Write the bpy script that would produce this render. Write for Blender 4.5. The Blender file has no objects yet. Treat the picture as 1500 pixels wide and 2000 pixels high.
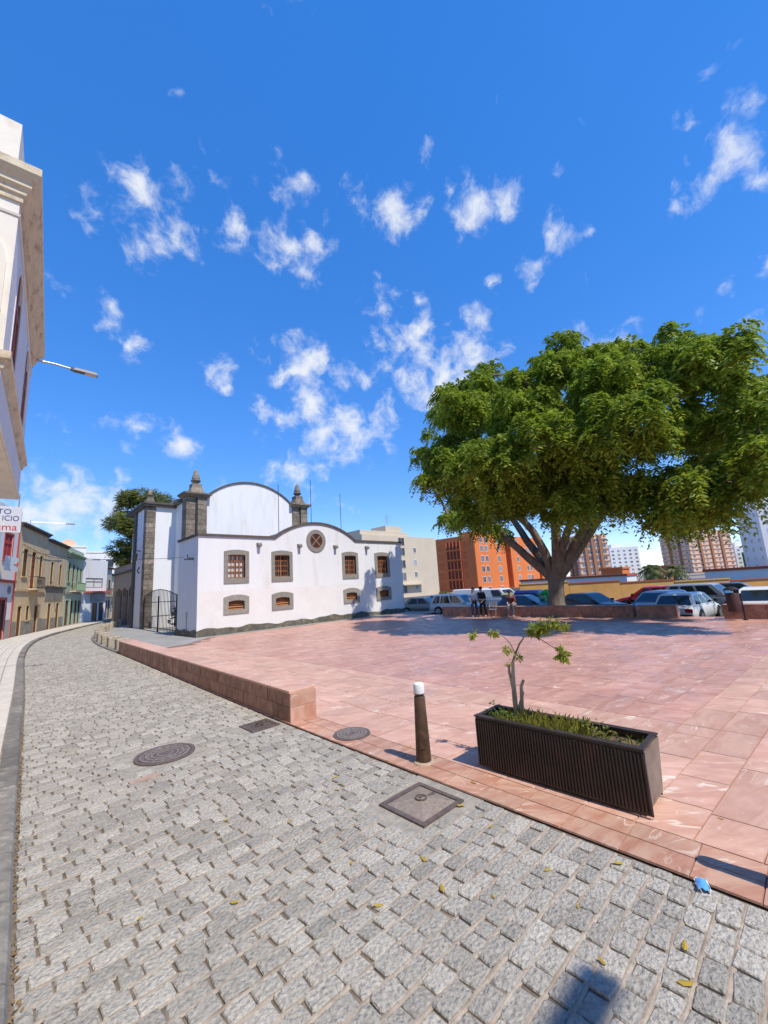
import bpy, bmesh, math, random
import numpy as np
from mathutils import Vector, Matrix
random.seed(7)
rng = np.random.default_rng(11)
scene = bpy.context.scene
COL = scene.collection
PI = math.pi
rad = math.radians

# ------------------------------------------------------------------ camera
cam_d = bpy.data.cameras.new('camera')
cam_d.sensor_fit = 'VERTICAL'; cam_d.sensor_height = 36.0; cam_d.sensor_width = 27.0
cam_d.lens = 14.4
cam_d.clip_start = 0.05; cam_d.clip_end = 3000
cam = bpy.data.objects.new('camera', cam_d); COL.objects.link(cam)
cam.matrix_world = Matrix(((0.72773, -0.07947, -0.68125, 0.0),
                           (-0.68320, -0.17145, -0.70982, 0.0),
                           (-0.06039, 0.98198, -0.17906, 2.1),
                           (0, 0, 0, 1)))
scene.camera = cam

# ------------------------------------------------------------------ sky, sun, exposure
SUN_EL = rad(56.5)
SUN_DIR = Vector((0.045 * math.cos(SUN_EL), -0.998 * math.cos(SUN_EL), math.sin(SUN_EL))).normalized()
world = bpy.data.worlds.new('World'); scene.world = world
world.use_nodes = True
wn = world.node_tree.nodes; wl = world.node_tree.links
wn.clear()
def W(t, **kw):
    n = wn.new(t)
    for k, v in kw.items(): setattr(n, k, v)
    return n
def wmath(op, a, b=None, clamp=False):
    n = W('ShaderNodeMath', operation=op, use_clamp=clamp)
    for i, s in enumerate((a, b)):
        if s is None: continue
        if isinstance(s, (int, float)): n.inputs[i].default_value = s
        else: wl.new(s, n.inputs[i])
    return n.outputs[0]
sky = W('ShaderNodeTexSky', sky_type='NISHITA', sun_disc=False)
sky.sun_elevation = SUN_EL
sky.sun_rotation = math.atan2(SUN_DIR.x, SUN_DIR.y)
sky.altitude = 0; sky.air_density = 0.7; sky.dust_density = 0.0; sky.ozone_density = 3.0
hsv = W('ShaderNodeHueSaturation'); hsv.inputs['Saturation'].default_value = 1.85; hsv.inputs['Value'].default_value = 2.95; hsv.inputs['Hue'].default_value = 0.516
gam = W('ShaderNodeGamma'); gam.inputs['Gamma'].default_value = 0.54   # the photo's sky runs more evenly from zenith to horizon
wl.new(sky.outputs[0], gam.inputs['Color']); wl.new(gam.outputs[0], hsv.inputs['Color'])
tc = W('ShaderNodeTexCoord')
nz = W('ShaderNodeTexNoise'); nz.inputs['Scale'].default_value = 14.0; nz.inputs['Detail'].default_value = 4.0
wl.new(tc.outputs['Generated'], nz.inputs['Vector'])
sub = W('ShaderNodeVectorMath', operation='SUBTRACT'); wl.new(nz.outputs['Color'], sub.inputs[0]); sub.inputs[1].default_value = (0.5, 0.5, 0.5)
scl = W('ShaderNodeVectorMath', operation='SCALE'); wl.new(sub.outputs[0], scl.inputs[0]); scl.inputs['Scale'].default_value = 0.055
addv = W('ShaderNodeVectorMath', operation='ADD'); wl.new(tc.outputs['Generated'], addv.inputs[0]); wl.new(scl.outputs[0], addv.inputs[1])
CLOUDS = "0.147,0.705,0.693,0.063;0.083,0.743,0.664,0.039;0.127,0.690,0.713,0.040;0.168,0.721,0.672,0.054;0.153,0.757,0.635,0.032;0.039,0.829,0.557,0.028;0.109,0.840,0.531,0.036;0.164,0.838,0.521,0.022;0.169,0.854,0.492,0.034;0.281,0.663,0.694,0.036;0.296,0.596,0.746,0.025;0.232,0.625,0.745,0.024;0.337,0.585,0.738,0.021;0.374,0.623,0.687,0.057;0.422,0.584,0.693,0.045;0.414,0.631,0.656,0.039;0.151,0.586,0.796,0.012;0.223,0.724,0.653,0.023;0.525,0.459,0.717,0.048;0.551,0.420,0.721,0.031;0.457,0.494,0.740,0.035;0.627,0.344,0.699,0.055;0.648,0.295,0.702,0.033;0.730,0.246,0.638,0.040;0.733,0.287,0.617,0.036;0.562,0.553,0.615,0.041;0.624,0.498,0.602,0.021;0.703,0.369,0.608,0.019;0.643,0.544,0.540,0.079;0.722,0.513,0.465,0.093;0.743,0.447,0.498,0.055;0.675,0.555,0.487,0.058;0.721,0.412,0.557,0.043;0.790,0.016,0.612,0.043;0.781,-0.025,0.624,0.040;0.752,-0.051,0.657,0.031;0.732,0.025,0.681,0.019;0.814,-0.041,0.579,0.031;0.887,0.074,0.456,0.021;0.881,0.031,0.472,0.013;0.921,0.008,0.389,0.033;0.876,-0.017,0.482,0.015;0.325,0.813,0.484,0.037;0.341,0.824,0.452,0.016;0.474,0.734,0.486,0.072;0.508,0.748,0.427,0.074;0.427,0.815,0.392,0.050;0.597,0.711,0.372,0.092;0.565,0.750,0.345,0.076;0.636,0.659,0.402,0.053;0.539,0.687,0.487,0.041;0.590,0.656,0.471,0.030;0.202,0.915,0.349,0.041;0.269,0.906,0.326,0.048;0.141,0.926,0.350,0.027;0.100,0.977,0.189,0.094;0.041,0.984,0.175,0.065;0.142,0.977,0.161,0.054;0.494,0.820,0.288,0.052;0.520,0.362,0.774,0.017;0.680,0.205,0.704,0.015;0.853,0.263,0.450,0.047;0.882,0.198,0.429,0.044;0.794,0.074,0.604,0.017;0.707,-0.009,0.707,0.012;0.361,0.542,0.758,0.017;0.568,0.369,0.736,0.017;0.752,0.189,0.631,0.013"
acc = None
for c in CLOUDS.split(';'):
    cx_, cy_, cz_, cr_ = [float(q) for q in c.split(',')]
    dn = W('ShaderNodeVectorMath', operation='DISTANCE'); wl.new(addv.outputs[0], dn.inputs[0]); dn.inputs[1].default_value = (cx_, cy_, cz_)
    v = wmath('MULTIPLY', wmath('SUBTRACT', 1.0, wmath('DIVIDE', dn.outputs['Value'], cr_ * 1.4), clamp=True), min(1.15, 0.62 + cr_ * 7.0))
    acc = v if acc is None else wmath('MAXIMUM', acc, v)
# clouds of the same kind go on over the rest of the sky
big = W('ShaderNodeTexNoise'); big.inputs['Scale'].default_value = 4.2; big.inputs['Detail'].default_value = 3.0
wl.new(tc.outputs['Generated'], big.inputs['Vector'])
scat = wmath('MULTIPLY', wmath('SUBTRACT', big.outputs['Fac'], 0.6, clamp=True), 3.2)
acc = wmath('MAXIMUM', acc, scat)
n2 = W('ShaderNodeTexNoise'); n2.inputs['Scale'].default_value = 19.0; n2.inputs['Detail'].default_value = 11.0; n2.inputs['Roughness'].default_value = 0.6
wl.new(addv.outputs[0], n2.inputs['Vector'])
dens = wmath('ADD', wmath('MULTIPLY', acc, 1.05), wmath('MULTIPLY', wmath('SUBTRACT', n2.outputs['Fac'], 0.5), 3.3))
cover = W('ShaderNodeMapRange', interpolation_type='SMOOTHSTEP')
cover.inputs['From Min'].default_value = 0.26; cover.inputs['From Max'].default_value = 1.55
cover.inputs['To Max'].default_value = 0.92
wl.new(dens, cover.inputs['Value'])
cfac = wmath('MULTIPLY', cover.outputs[0], wmath('GREATER_THAN', acc, 0.001))
mixc = W('ShaderNodeMix', data_type='RGBA')
wl.new(cfac, mixc.inputs['Factor']); wl.new(hsv.outputs[0], mixc.inputs['A']); mixc.inputs['B'].default_value = (5.2, 5.4, 5.7, 1)
bg = W('ShaderNodeBackground'); bg.inputs['Strength'].default_value = 0.15
wl.new(mixc.outputs['Result'], bg.inputs['Color'])
wo = W('ShaderNodeOutputWorld'); wl.new(bg.outputs[0], wo.inputs['Surface'])

sun_d = bpy.data.lights.new('sun', 'SUN'); sun_d.energy = 4.3; sun_d.angle = rad(0.53); sun_d.color = (1.0, 0.925, 0.80)
sun = bpy.data.objects.new('sun', sun_d); COL.objects.link(sun)
sun.rotation_euler = SUN_DIR.to_track_quat('Z', 'Y').to_euler()
sun.location = (0, -20, 30)
vs = scene.view_settings
vs.view_transform = 'Standard'; vs.look = 'None'; vs.exposure = 0.2; vs.gamma = 1.0; vs.use_curve_mapping = False

# ------------------------------------------------------------------ materials
MATS = {}
def mat(name, c, rough=0.8, var=0.15, vs_=3.0, bump=0.0, bs=60.0, rnd=0.0, metal=0.0, spec=0.4, c2=None, c2s=1.2, c2t=(0.5, 0.7), c2amt=1.0, stretch=None, detail=6, bd=0.01):
    """principled material: noise-varied colour, optional second patchy colour (wear), random per piece, noise bump"""
    if name in MATS: return MATS[name]
    m = bpy.data.materials.new(name); m.use_nodes = True
    nt = m.node_tree; N = nt.nodes; Lk = nt.links
    b = N['Principled BSDF']
    b.inputs['Roughness'].default_value = rough; b.inputs['Metallic'].default_value = metal
    b.inputs['Specular IOR Level'].default_value = spec
    geo = N.new('ShaderNodeNewGeometry')
    vec = geo.outputs['Position']
    if stretch:
        mp = N.new('ShaderNodeMapping'); mp.inputs['Scale'].default_value = stretch; Lk.new(vec, mp.inputs['Vector']); vec = mp.outputs[0]
    n1 = N.new('ShaderNodeTexNoise'); n1.inputs['Scale'].default_value = vs_; n1.inputs['Detail'].default_value = detail; n1.inputs['Roughness'].default_value = 0.6
    Lk.new(vec, n1.inputs['Vector'])
    mr = N.new('ShaderNodeMapRange'); mr.inputs['From Min'].default_value = 0.3; mr.inputs['From Max'].default_value = 0.7
    mr.inputs['To Min'].default_value = 1 - var; mr.inputs['To Max'].default_value = 1 + var
    Lk.new(n1.outputs['Fac'], mr.inputs['Value'])
    val = mr.outputs[0]
    if rnd > 0:
        oi = N.new('ShaderNodeObjectInfo')
        ad = N.new('ShaderNodeMath'); ad.operation = 'ADD'; Lk.new(geo.outputs['Random Per Island'], ad.inputs[0]); Lk.new(oi.outputs['Random'], ad.inputs[1])
        fr = N.new('ShaderNodeMath'); fr.operation = 'FRACT'; Lk.new(ad.outputs[0], fr.inputs[0])
        m2 = N.new('ShaderNodeMapRange'); m2.inputs['To Min'].default_value = 1 - rnd; m2.inputs['To Max'].default_value = 1 + rnd
        Lk.new(fr.outputs[0], m2.inputs['Value'])
        mu = N.new('ShaderNodeMath'); mu.operation = 'MULTIPLY'; Lk.new(val, mu.inputs[0]); Lk.new(m2.outputs[0], mu.inputs[1]); val = mu.outputs[0]
    col = N.new('ShaderNodeRGB'); col.outputs[0].default_value = (*c, 1)
    src = col.outputs[0]
    if c2 is not None:
        n2 = N.new('ShaderNodeTexNoise'); n2.inputs['Scale'].default_value = c2s; n2.inputs['Detail'].default_value = 8; n2.inputs['Roughness'].default_value = 0.65
        Lk.new(vec, n2.inputs['Vector'])
        r2 = N.new('ShaderNodeMapRange'); r2.inputs['From Min'].default_value = c2t[0]; r2.inputs['From Max'].default_value = c2t[1]; r2.inputs['To Max'].default_value = c2amt
        Lk.new(n2.outputs['Fac'], r2.inputs['Value'])
        mx = N.new('ShaderNodeMix'); mx.data_type = 'RGBA'; Lk.new(r2.outputs[0], mx.inputs['Factor']); Lk.new(src, mx.inputs['A']); mx.inputs['B'].default_value = (*c2, 1)
        src = mx.outputs['Result']
    vm = N.new('ShaderNodeVectorMath'); vm.operation = 'SCALE'; Lk.new(src, vm.inputs[0]); Lk.new(val, vm.inputs['Scale'])
    Lk.new(vm.outputs[0], b.inputs['Base Color'])
    if bump > 0:
        n3 = N.new('ShaderNodeTexNoise'); n3.inputs['Scale'].default_value = bs; n3.inputs['Detail'].default_value = 5; Lk.new(vec, n3.inputs['Vector'])
        bp = N.new('ShaderNodeBump'); bp.inputs['Strength'].default_value = bump; bp.inputs['Distance'].default_value = bd
        Lk.new(n3.outputs['Fac'], bp.inputs['Height']); Lk.new(bp.outputs[0], b.inputs['Normal'])
    MATS[name] = m
    return m

def mat_pink(name, c, cdark, vein=0.6, rough=0.36):
    """pink marble-like slab: every slab its own tone and vein field"""
    m = bpy.data.materials.new(name); m.use_nodes = True
    nt = m.node_tree; N = nt.nodes; Lk = nt.links; b = N['Principled BSDF']
    b.inputs['Specular IOR Level'].default_value = 0.32
    geo = N.new('ShaderNodeNewGeometry'); oi = N.new('ShaderNodeObjectInfo')
    ad = N.new('ShaderNodeMath'); ad.operation = 'ADD'; Lk.new(geo.outputs['Random Per Island'], ad.inputs[0]); Lk.new(oi.outputs['Random'], ad.inputs[1])
    fr = N.new('ShaderNodeMath'); fr.operation = 'FRACT'; Lk.new(ad.outputs[0], fr.inputs[0])
    off = N.new('ShaderNodeVectorMath'); off.operation = 'SCALE'; off.inputs[0].default_value = (37, 61, 23); Lk.new(fr.outputs[0], off.inputs['Scale'])
    pos = N.new('ShaderNodeVectorMath'); pos.operation = 'ADD'; Lk.new(geo.outputs['Position'], pos.inputs[0]); Lk.new(off.outputs[0], pos.inputs[1])
    rot = N.new('ShaderNodeVectorRotate'); rot.rotation_type = 'Z_AXIS'; Lk.new(pos.outputs[0], rot.inputs['Vector'])
    ang = N.new('ShaderNodeMath'); ang.operation = 'MULTIPLY'; Lk.new(fr.outputs[0], ang.inputs[0]); ang.inputs[1].default_value = 1.1; Lk.new(ang.outputs[0], rot.inputs['Angle'])
    mp = N.new('ShaderNodeMapping'); mp.inputs['Scale'].default_value = (1.6, 5.5, 3.0); Lk.new(rot.outputs[0], mp.inputs['Vector'])
    def noise(vec, s, d=6, r=0.6, dist=0.0):
        n = N.new('ShaderNodeTexNoise'); n.inputs['Scale'].default_value = s; n.inputs['Detail'].default_value = d; n.inputs['Roughness'].default_value = r; n.inputs['Distortion'].default_value = dist
        Lk.new(vec, n.inputs['Vector']); return n.outputs['Fac']
    def mrange(v, a, bb, c0, c1):
        r = N.new('ShaderNodeMapRange'); r.inputs['From Min'].default_value = a; r.inputs['From Max'].default_value = bb; r.inputs['To Min'].default_value = c0; r.inputs['To Max'].default_value = c1
        Lk.new(v, r.inputs['Value']); return r.outputs[0]
    def mth(op, a, bb):
        n = N.new('ShaderNodeMath'); n.operation = op
        for i, s in enumerate((a, bb)):
            if isinstance(s, (int, float)): n.inputs[i].default_value = s
            else: Lk.new(s, n.inputs[i])
        return n.outputs[0]
    def mix(f, a, bb):
        n = N.new('ShaderNodeMix'); n.data_type = 'RGBA'
        if isinstance(f, float): n.inputs['Factor'].default_value = f
        else: Lk.new(f, n.inputs['Factor'])
        for k, s in (('A', a), ('B', bb)):
            if isinstance(s, tuple): n.inputs[k].default_value = (*s, 1)
            else: Lk.new(s, n.inputs[k])
        return n.outputs['Result']
    cloud = noise(mp.outputs[0], 1.1, 7, 0.62, 0.8)
    base = mix(mrange(cloud, 0.40, 0.62, 0.0, 1.0), c, cdark)
    # ridged veins, only where a slow mask allows
    v1 = mth('ABSOLUTE', mth('SUBTRACT', noise(mp.outputs[0], 0.55, 3, 0.5, 1.2), 0.5), 0.0)
    line = mrange(v1, 0.0, 0.016, 1.0, 0.0)
    msk = mrange(noise(pos.outputs[0], 2.3, 2), 0.50, 0.58, 0.0, vein)
    base = mix(mth('MULTIPLY', line, msk), base, (0.80, 0.66, 0.54))
    v2 = mth('ABSOLUTE', mth('SUBTRACT', noise(mp.outputs[0], 1.5, 2, 0.5, 0.6), 0.5), 0.0)
    dash = mth('MULTIPLY', mrange(v2, 0.0, 0.02, 1.0, 0.0), mrange(noise(pos.outputs[0], 4.5, 2), 0.61, 0.68, 0.0, vein * 0.85))
    base = mix(dash, base, (0.80, 0.68, 0.58))
    tone = mrange(fr.outputs[0], 0, 1, 0.91, 1.08)
    dirt = mrange(noise(geo.outputs['Position'], 0.9, 8, 0.7), 0.35, 0.75, 1.08, 0.80)
    speck = mrange(noise(geo.outputs['Position'], 38, 3, 0.6), 0.66, 0.74, 1.0, 0.72)
    sc = N.new('ShaderNodeVectorMath'); sc.operation = 'SCALE'; Lk.new(base, sc.inputs[0]); Lk.new(mth('MULTIPLY', mth('MULTIPLY', tone, dirt), speck), sc.inputs['Scale'])
    Lk.new(sc.outputs[0], b.inputs['Base Color'])
    Lk.new(mrange(noise(geo.outputs['Position'], 2.0, 6), 0.3, 0.7, rough - 0.1, rough + 0.22), b.inputs['Roughness'])
    bp = N.new('ShaderNodeBump'); bp.inputs['Strength'].default_value = 0.25; bp.inputs['Distance'].default_value = 0.004
    Lk.new(noise(pos.outputs[0], 22, 6), bp.inputs['Height']); Lk.new(bp.outputs[0], b.inputs['Normal'])
    MATS[name] = m
    return m

def mat_leaf(name, c, c2, trans=0.35):
    m = bpy.data.materials.new(name); m.use_nodes = True
    nt = m.node_tree; N = nt.nodes; Lk = nt.links; b = N['Principled BSDF']
    geo = N.new('ShaderNodeNewGeometry')
    n1 = N.new('ShaderNodeTexNoise'); n1.inputs['Scale'].default_value = 0.9; n1.inputs['Detail'].default_value = 3; Lk.new(geo.outputs['Position'], n1.inputs['Vector'])
    ad = N.new('ShaderNodeMath'); ad.operation = 'MULTIPLY_ADD'; Lk.new(geo.outputs['Random Per Island'], ad.inputs[0]); ad.inputs[1].default_value = 0.6; 
    sb = N.new('ShaderNodeMath'); sb.operation = 'SUBTRACT'; Lk.new(n1.outputs['Fac'], sb.inputs[0]); sb.inputs[1].default_value = 0.38
    Lk.new(sb.outputs[0], ad.inputs[2])
    mx = N.new('ShaderNodeMix'); mx.data_type = 'RGBA'; mx.clamp_factor = True; Lk.new(ad.outputs[0], mx.inputs['Factor']); mx.inputs['A'].default_value = (*c, 1); mx.inputs['B'].default_value = (*c2, 1)
    Lk.new(mx.outputs['Result'], b.inputs['Base Color']); b.inputs['Roughness'].default_value = 0.5; b.inputs['Specular IOR Level'].default_value = 0.35
    tr = N.new('ShaderNodeBsdfTranslucent'); Lk.new(mx.outputs['Result'], tr.inputs['Color'])
    ms = N.new('ShaderNodeMixShader'); ms.inputs['Fac'].default_value = trans
    Lk.new(b.outputs[0], ms.inputs[1]); Lk.new(tr.outputs[0], ms.inputs[2])
    Lk.new(ms.outputs[0], N['Material Output'].inputs['Surface'])
    MATS[name] = m
    return m

COBBLE = mat('cobble_granite', (0.385, 0.357, 0.305), rough=0.85, var=0.28, vs_=40, bump=1.0, bs=38, rnd=0.2, c2=(0.285, 0.262, 0.225), c2s=2.2, c2t=(0.5, 0.72), c2amt=0.7, bd=0.03, spec=0.35)
JOINT = mat('joint_sand', (0.30, 0.245, 0.19), rough=0.95, var=0.35, vs_=18, bump=0.8, bs=70, c2=(0.20, 0.15, 0.11), c2s=4, bd=0.01, spec=0.1)
SAND = mat('row_sand', (0.39, 0.325, 0.255), rough=0.95, var=0.3, vs_=20, bump=0.6, bs=90, c2=(0.24, 0.18, 0.13), c2s=5, c2t=(0.5, 0.7), spec=0.1)
KERB = mat('kerb_basalt', (0.185, 0.168, 0.142), rough=0.8, var=0.25, vs_=9, bump=0.5, bs=40, rnd=0.25, c2=(0.30, 0.27, 0.22), c2s=5)
SIDEWALK = mat('sidewalk_tile', (0.55, 0.50, 0.43), rough=0.85, var=0.12, vs_=6, bump=0.3, bs=50, rnd=0.06)
GREYPAVE = mat('forecourt_paving', (0.30, 0.29, 0.265), rough=0.85, var=0.16, vs_=1.3, bump=0.4, bs=14, c2=(0.2, 0.2, 0.185), c2s=0.6, c2amt=0.6)
ASPHALT = mat('asphalt', (0.06, 0.06, 0.062), rough=0.9, var=0.25, vs_=2.0, bump=0.4, bs=60)
EARTH = mat('dry_ground', (0.26, 0.22, 0.17), rough=0.95, var=0.25, vs_=0.3)
PINK = mat_pink('pink_marble', (0.63, 0.385, 0.285), (0.54, 0.30, 0.215), vein=0.95, rough=0.44)
ROSE = mat_pink('rose_marble', (0.57, 0.318, 0.24), (0.465, 0.232, 0.175), vein=0.95, rough=0.36)
ORANGE_STONE = mat_pink('salmon_border_stone', (0.55, 0.34, 0.24), (0.45, 0.215, 0.14), vein=0.6, rough=0.5)
WALLSTONE = mat_pink('bench_wall_stone', (0.43, 0.225, 0.15), (0.27, 0.128, 0.082), vein=0.15, rough=0.5)
WHITE = mat('white_render', (0.75, 0.75, 0.745), rough=0.9, var=0.03, vs_=1.2, bump=0.35, bs=7, c2=(0.60, 0.56, 0.49), c2s=0.9, c2t=(0.53, 0.8), c2amt=0.85, bd=0.02, stretch=(1.7, 1.7, 0.25))
WARMWHITE = mat('warm_white_render', (0.75, 0.72, 0.69), rough=0.9, var=0.04, vs_=1.5, bump=0.4, bs=8, c2=(0.66, 0.60, 0.55), c2s=1.2, c2t=(0.55, 0.8), c2amt=0.6, bd=0.02)
CREAM = mat('cream_render', (0.79, 0.73, 0.62), rough=0.9, var=0.06, vs_=2.5, bump=0.3, bs=9, c2=(0.56, 0.42, 0.27), c2s=2.2, c2t=(0.52, 0.78), c2amt=0.7)
CORNICE = mat('weathered_cornice', (0.66, 0.55, 0.39), rough=0.9, var=0.12, vs_=4, bump=0.5, bs=14, c2=(0.34, 0.24, 0.15), c2s=4.5, c2t=(0.52, 0.68), c2amt=0.8, stretch=(1, 0.5, 1.6))
BROWNSTONE = mat('brown_stone', (0.205, 0.165, 0.125), rough=0.85, var=0.22, vs_=6, bump=0.5, bs=26, rnd=0.35, c2=(0.30, 0.26, 0.20), c2s=3)
GREYSTONE = mat('grey_frame_stone', (0.27, 0.245, 0.21), rough=0.85, var=0.2, vs_=8, bump=0.5, bs=30, rnd=0.1)
DARKCAP = mat('dark_coping', (0.10, 0.085, 0.072), rough=0.8, var=0.25, vs_=4, bump=0.3, bs=20)
PLINTH = mat('dark_plinth_stone', (0.12, 0.108, 0.085), rough=0.9, var=0.4, vs_=3.0, bump=0.7, bs=12, c2=(0.25, 0.225, 0.16), c2s=2.0, bd=0.03)
WOOD = mat('orange_wood', (0.37, 0.15, 0.055), rough=0.6, var=0.25, vs_=9, rnd=0.15, stretch=(1, 1, 0.2))
DARKWOOD = mat('dark_wood', (0.12, 0.055, 0.028), rough=0.6, var=0.3, vs_=6)
REDWOOD = mat('red_shutter', (0.40, 0.05, 0.05), rough=0.6, var=0.15)
CURTAIN = mat('curtain_white', (0.72, 0.70, 0.66), rough=0.9, var=0.1, vs_=8)
GLASS = mat('dark_glass', (0.035, 0.045, 0.06), rough=0.08, var=0.2, vs_=0.6, spec=0.8)
CARGLASS = mat('car_glass', (0.02, 0.028, 0.035), rough=0.05, var=0.1, spec=0.9)
FARGLASS = mat('far_window_glass', (0.10, 0.11, 0.13), rough=0.2, var=0.3, vs_=0.5, rnd=0.95, spec=0.6)
BLACKIRON = mat('black_iron', (0.025, 0.025, 0.027), rough=0.5, var=0.2, spec=0.5)
RUST = mat('rusted_bollard_iron', (0.085, 0.05, 0.03), rough=0.55, var=0.3, vs_=12, metal=0.35, c2=(0.17, 0.085, 0.045), c2s=8, bump=0.2, bs=60)
MANHOLE = mat('cast_iron', (0.15, 0.115, 0.098), rough=0.6, var=0.25, vs_=14, metal=0.3, bump=0.3, bs=70, c2=(0.17, 0.115, 0.085), c2s=9)
PLANTERM = mat('planter_metal', (0.05, 0.039, 0.034), rough=0.5, var=0.3, vs_=5, metal=0.25, c2=(0.12, 0.05, 0.032), c2s=3.5, c2t=(0.55, 0.75), c2amt=0.8, spec=0.5)
PLANTEREND = mat('planter_steel_end', (0.24, 0.195, 0.15), rough=0.5, var=0.3, vs_=4, metal=0.15, c2=(0.16, 0.075, 0.04), c2s=4.5, c2t=(0.5, 0.7))
WHITEPAINT = mat('white_paint', (0.78, 0.78, 0.76), rough=0.5, var=0.05, vs_=6, c2=(0.5, 0.48, 0.44), c2s=9, c2t=(0.6, 0.75))
GALV = mat('galvanised_steel', (0.42, 0.43, 0.44), rough=0.4, var=0.1, metal=0.6)
DKGREY = mat('dark_grey_metal', (0.09, 0.09, 0.095), rough=0.45, var=0.1)
SOIL = mat('planter_soil', (0.15, 0.10, 0.06), rough=0.95, var=0.4, vs_=12, bump=0.8, bs=30)
BARK = mat('tree_bark', (0.235, 0.18, 0.135), rough=0.9, var=0.28, vs_=5, bump=0.6, bs=11, stretch=(1, 1, 0.3), bd=0.06, c2=(0.11, 0.085, 0.06), c2s=3.2)
PALEBARK = mat('pale_bark', (0.44, 0.35, 0.24), rough=0.9, var=0.35, vs_=14, bump=0.4, bs=30, stretch=(1, 1, 0.4), c2=(0.16, 0.11, 0.075), c2s=9)
LEAF = mat_leaf('tree_leaves', (0.085, 0.165, 0.014), (0.45, 0.53, 0.055), 0.4)
LEAF2 = mat_leaf('pine_leaves', (0.12, 0.16, 0.035), (0.36, 0.36, 0.09), 0.35)
SAPLEAF = mat_leaf('sapling_leaves', (0.22, 0.27, 0.03), (0.46, 0.46, 0.07), 0.42)
GRASSM = mat_leaf('weed_leaves', (0.13, 0.19, 0.02), (0.44, 0.33, 0.07), 0.35)
SHRUBM = mat_leaf('dark_shrub_leaves', (0.018, 0.035, 0.01), (0.05, 0.07, 0.02), 0.2)
PALMM = mat_leaf('palm_leaves', (0.09, 0.12, 0.03), (0.22, 0.23, 0.08), 0.3)
TAN = mat('tan_render', (0.70, 0.53, 0.31), rough=0.9, var=0.09, vs_=1.4, bump=0.3, bs=6, c2=(0.46, 0.33, 0.19), c2s=1.1, c2t=(0.5, 0.75), c2amt=0.75)
TAN2 = mat('paler_tan_render', (0.70, 0.57, 0.38), rough=0.9, var=0.09, vs_=1.4, bump=0.3, bs=6, c2=(0.46, 0.35, 0.21), c2s=1.2, c2t=(0.5, 0.75), c2amt=0.7)
TANTRIM = mat('tan_trim', (0.60, 0.43, 0.22), rough=0.9, var=0.1, vs_=3)
GREYDADO = mat('grey_dado', (0.25, 0.235, 0.205), rough=0.9, var=0.15, vs_=2, c2=(0.36, 0.32, 0.25), c2s=1.5)
GREENR = mat('pale_green_render', (0.47, 0.56, 0.42), rough=0.9, var=0.08, vs_=1.5)
GREENT = mat('green_trim', (0.34, 0.47, 0.33), rough=0.8, var=0.08)
REDTRIM = mat('red_trim', (0.50, 0.10, 0.075), rough=0.7, var=0.12, vs_=4)
YELLOWR = mat('pale_yellow_render', (0.78, 0.68, 0.42), rough=0.9, var=0.05)
GREYR = mat('grey_render', (0.36, 0.345, 0.32), rough=0.9, var=0.15, vs_=1.5)
ORANGE = mat('orange_render', (0.72, 0.20, 0.055), rough=0.9, var=0.06, vs_=0.4)
ORANGE_SHADE = mat('orange_render_shade', (0.66, 0.18, 0.06), rough=0.9, var=0.06, vs_=0.4)  # orange render with the shade of the west ends put into its colour
BEIGE = mat('beige_render', (0.60, 0.50, 0.37), rough=0.9, var=0.05, vs_=0.4)
PEACH = mat('peach_render', (0.78, 0.50, 0.34), rough=0.9, var=0.05, vs_=0.3)
PEACHD = mat('brown_balcony', (0.35, 0.17, 0.10), rough=0.9, var=0.08, vs_=0.3)
YWALL = mat('ochre_wall', (0.72, 0.37, 0.11), rough=0.9, var=0.1, vs_=0.8, c2=(0.52, 0.27, 0.08), c2s=0.5, c2amt=0.6)
REDROOF = mat('red_coping', (0.42, 0.10, 0.045), rough=0.85, var=0.15, vs_=1)
TOWERW = mat('tower_white', (0.74, 0.73, 0.72), rough=0.9, var=0.04, vs_=0.3)
TOWERG = mat('tower_pale_grey', (0.72, 0.70, 0.69), rough=0.9, var=0.05, vs_=0.3)
SIGNW = mat('sign_panel', (0.60, 0.58, 0.57), rough=0.5, var=0.04)
BLUEINK = mat('blue_lettering', (0.02, 0.035, 0.20), rough=0.5, var=0.03)
REDINK = mat('red_lettering', (0.48, 0.02, 0.03), rough=0.5, var=0.03)
GREYINK = mat('grey_lettering', (0.18, 0.18, 0.19), rough=0.6, var=0.03)
LAMPGLASS = mat('lamp_glass', (0.62, 0.55, 0.44), rough=0.25, var=0.05)
RUBBER = mat('tyre_rubber', (0.018, 0.018, 0.019), rough=0.8, var=0.1)
RIM = mat('wheel_rim', (0.48, 0.49, 0.5), rough=0.35, var=0.05, metal=0.7)
TAILRED = mat('tail_light', (0.42, 0.015, 0.02), rough=0.15, var=0.05, spec=0.6)
HEADL = mat('head_light', (0.65, 0.67, 0.7), rough=0.12, var=0.05, spec=0.7)
BLACKPL = mat('black_plastic', (0.022, 0.022, 0.024), rough=0.5, var=0.1)
def paint(name, c, metal=0.0):
    m = mat(name, c, rough=0.3, var=0.02, metal=metal, spec=0.5)
    b = m.node_tree.nodes['Principled BSDF']; b.inputs['Coat Weight'].default_value = 0.3; b.inputs['Coat Roughness'].default_value = 0.06
    return m
P_WHITE = paint('car_paint_white', (0.74, 0.74, 0.72)); P_SILVER = paint('car_paint_silver', (0.42, 0.43, 0.44), 0.5)
P_RED = paint('car_paint_red', (0.36, 0.012, 0.03)); P_BLUE = paint('car_paint_blue', (0.04, 0.10, 0.18)); P_DARK = paint('car_paint_dark', (0.03, 0.035, 0.045))
P_TAN = paint('car_paint_champagne', (0.42, 0.36, 0.29), 0.4)
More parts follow.
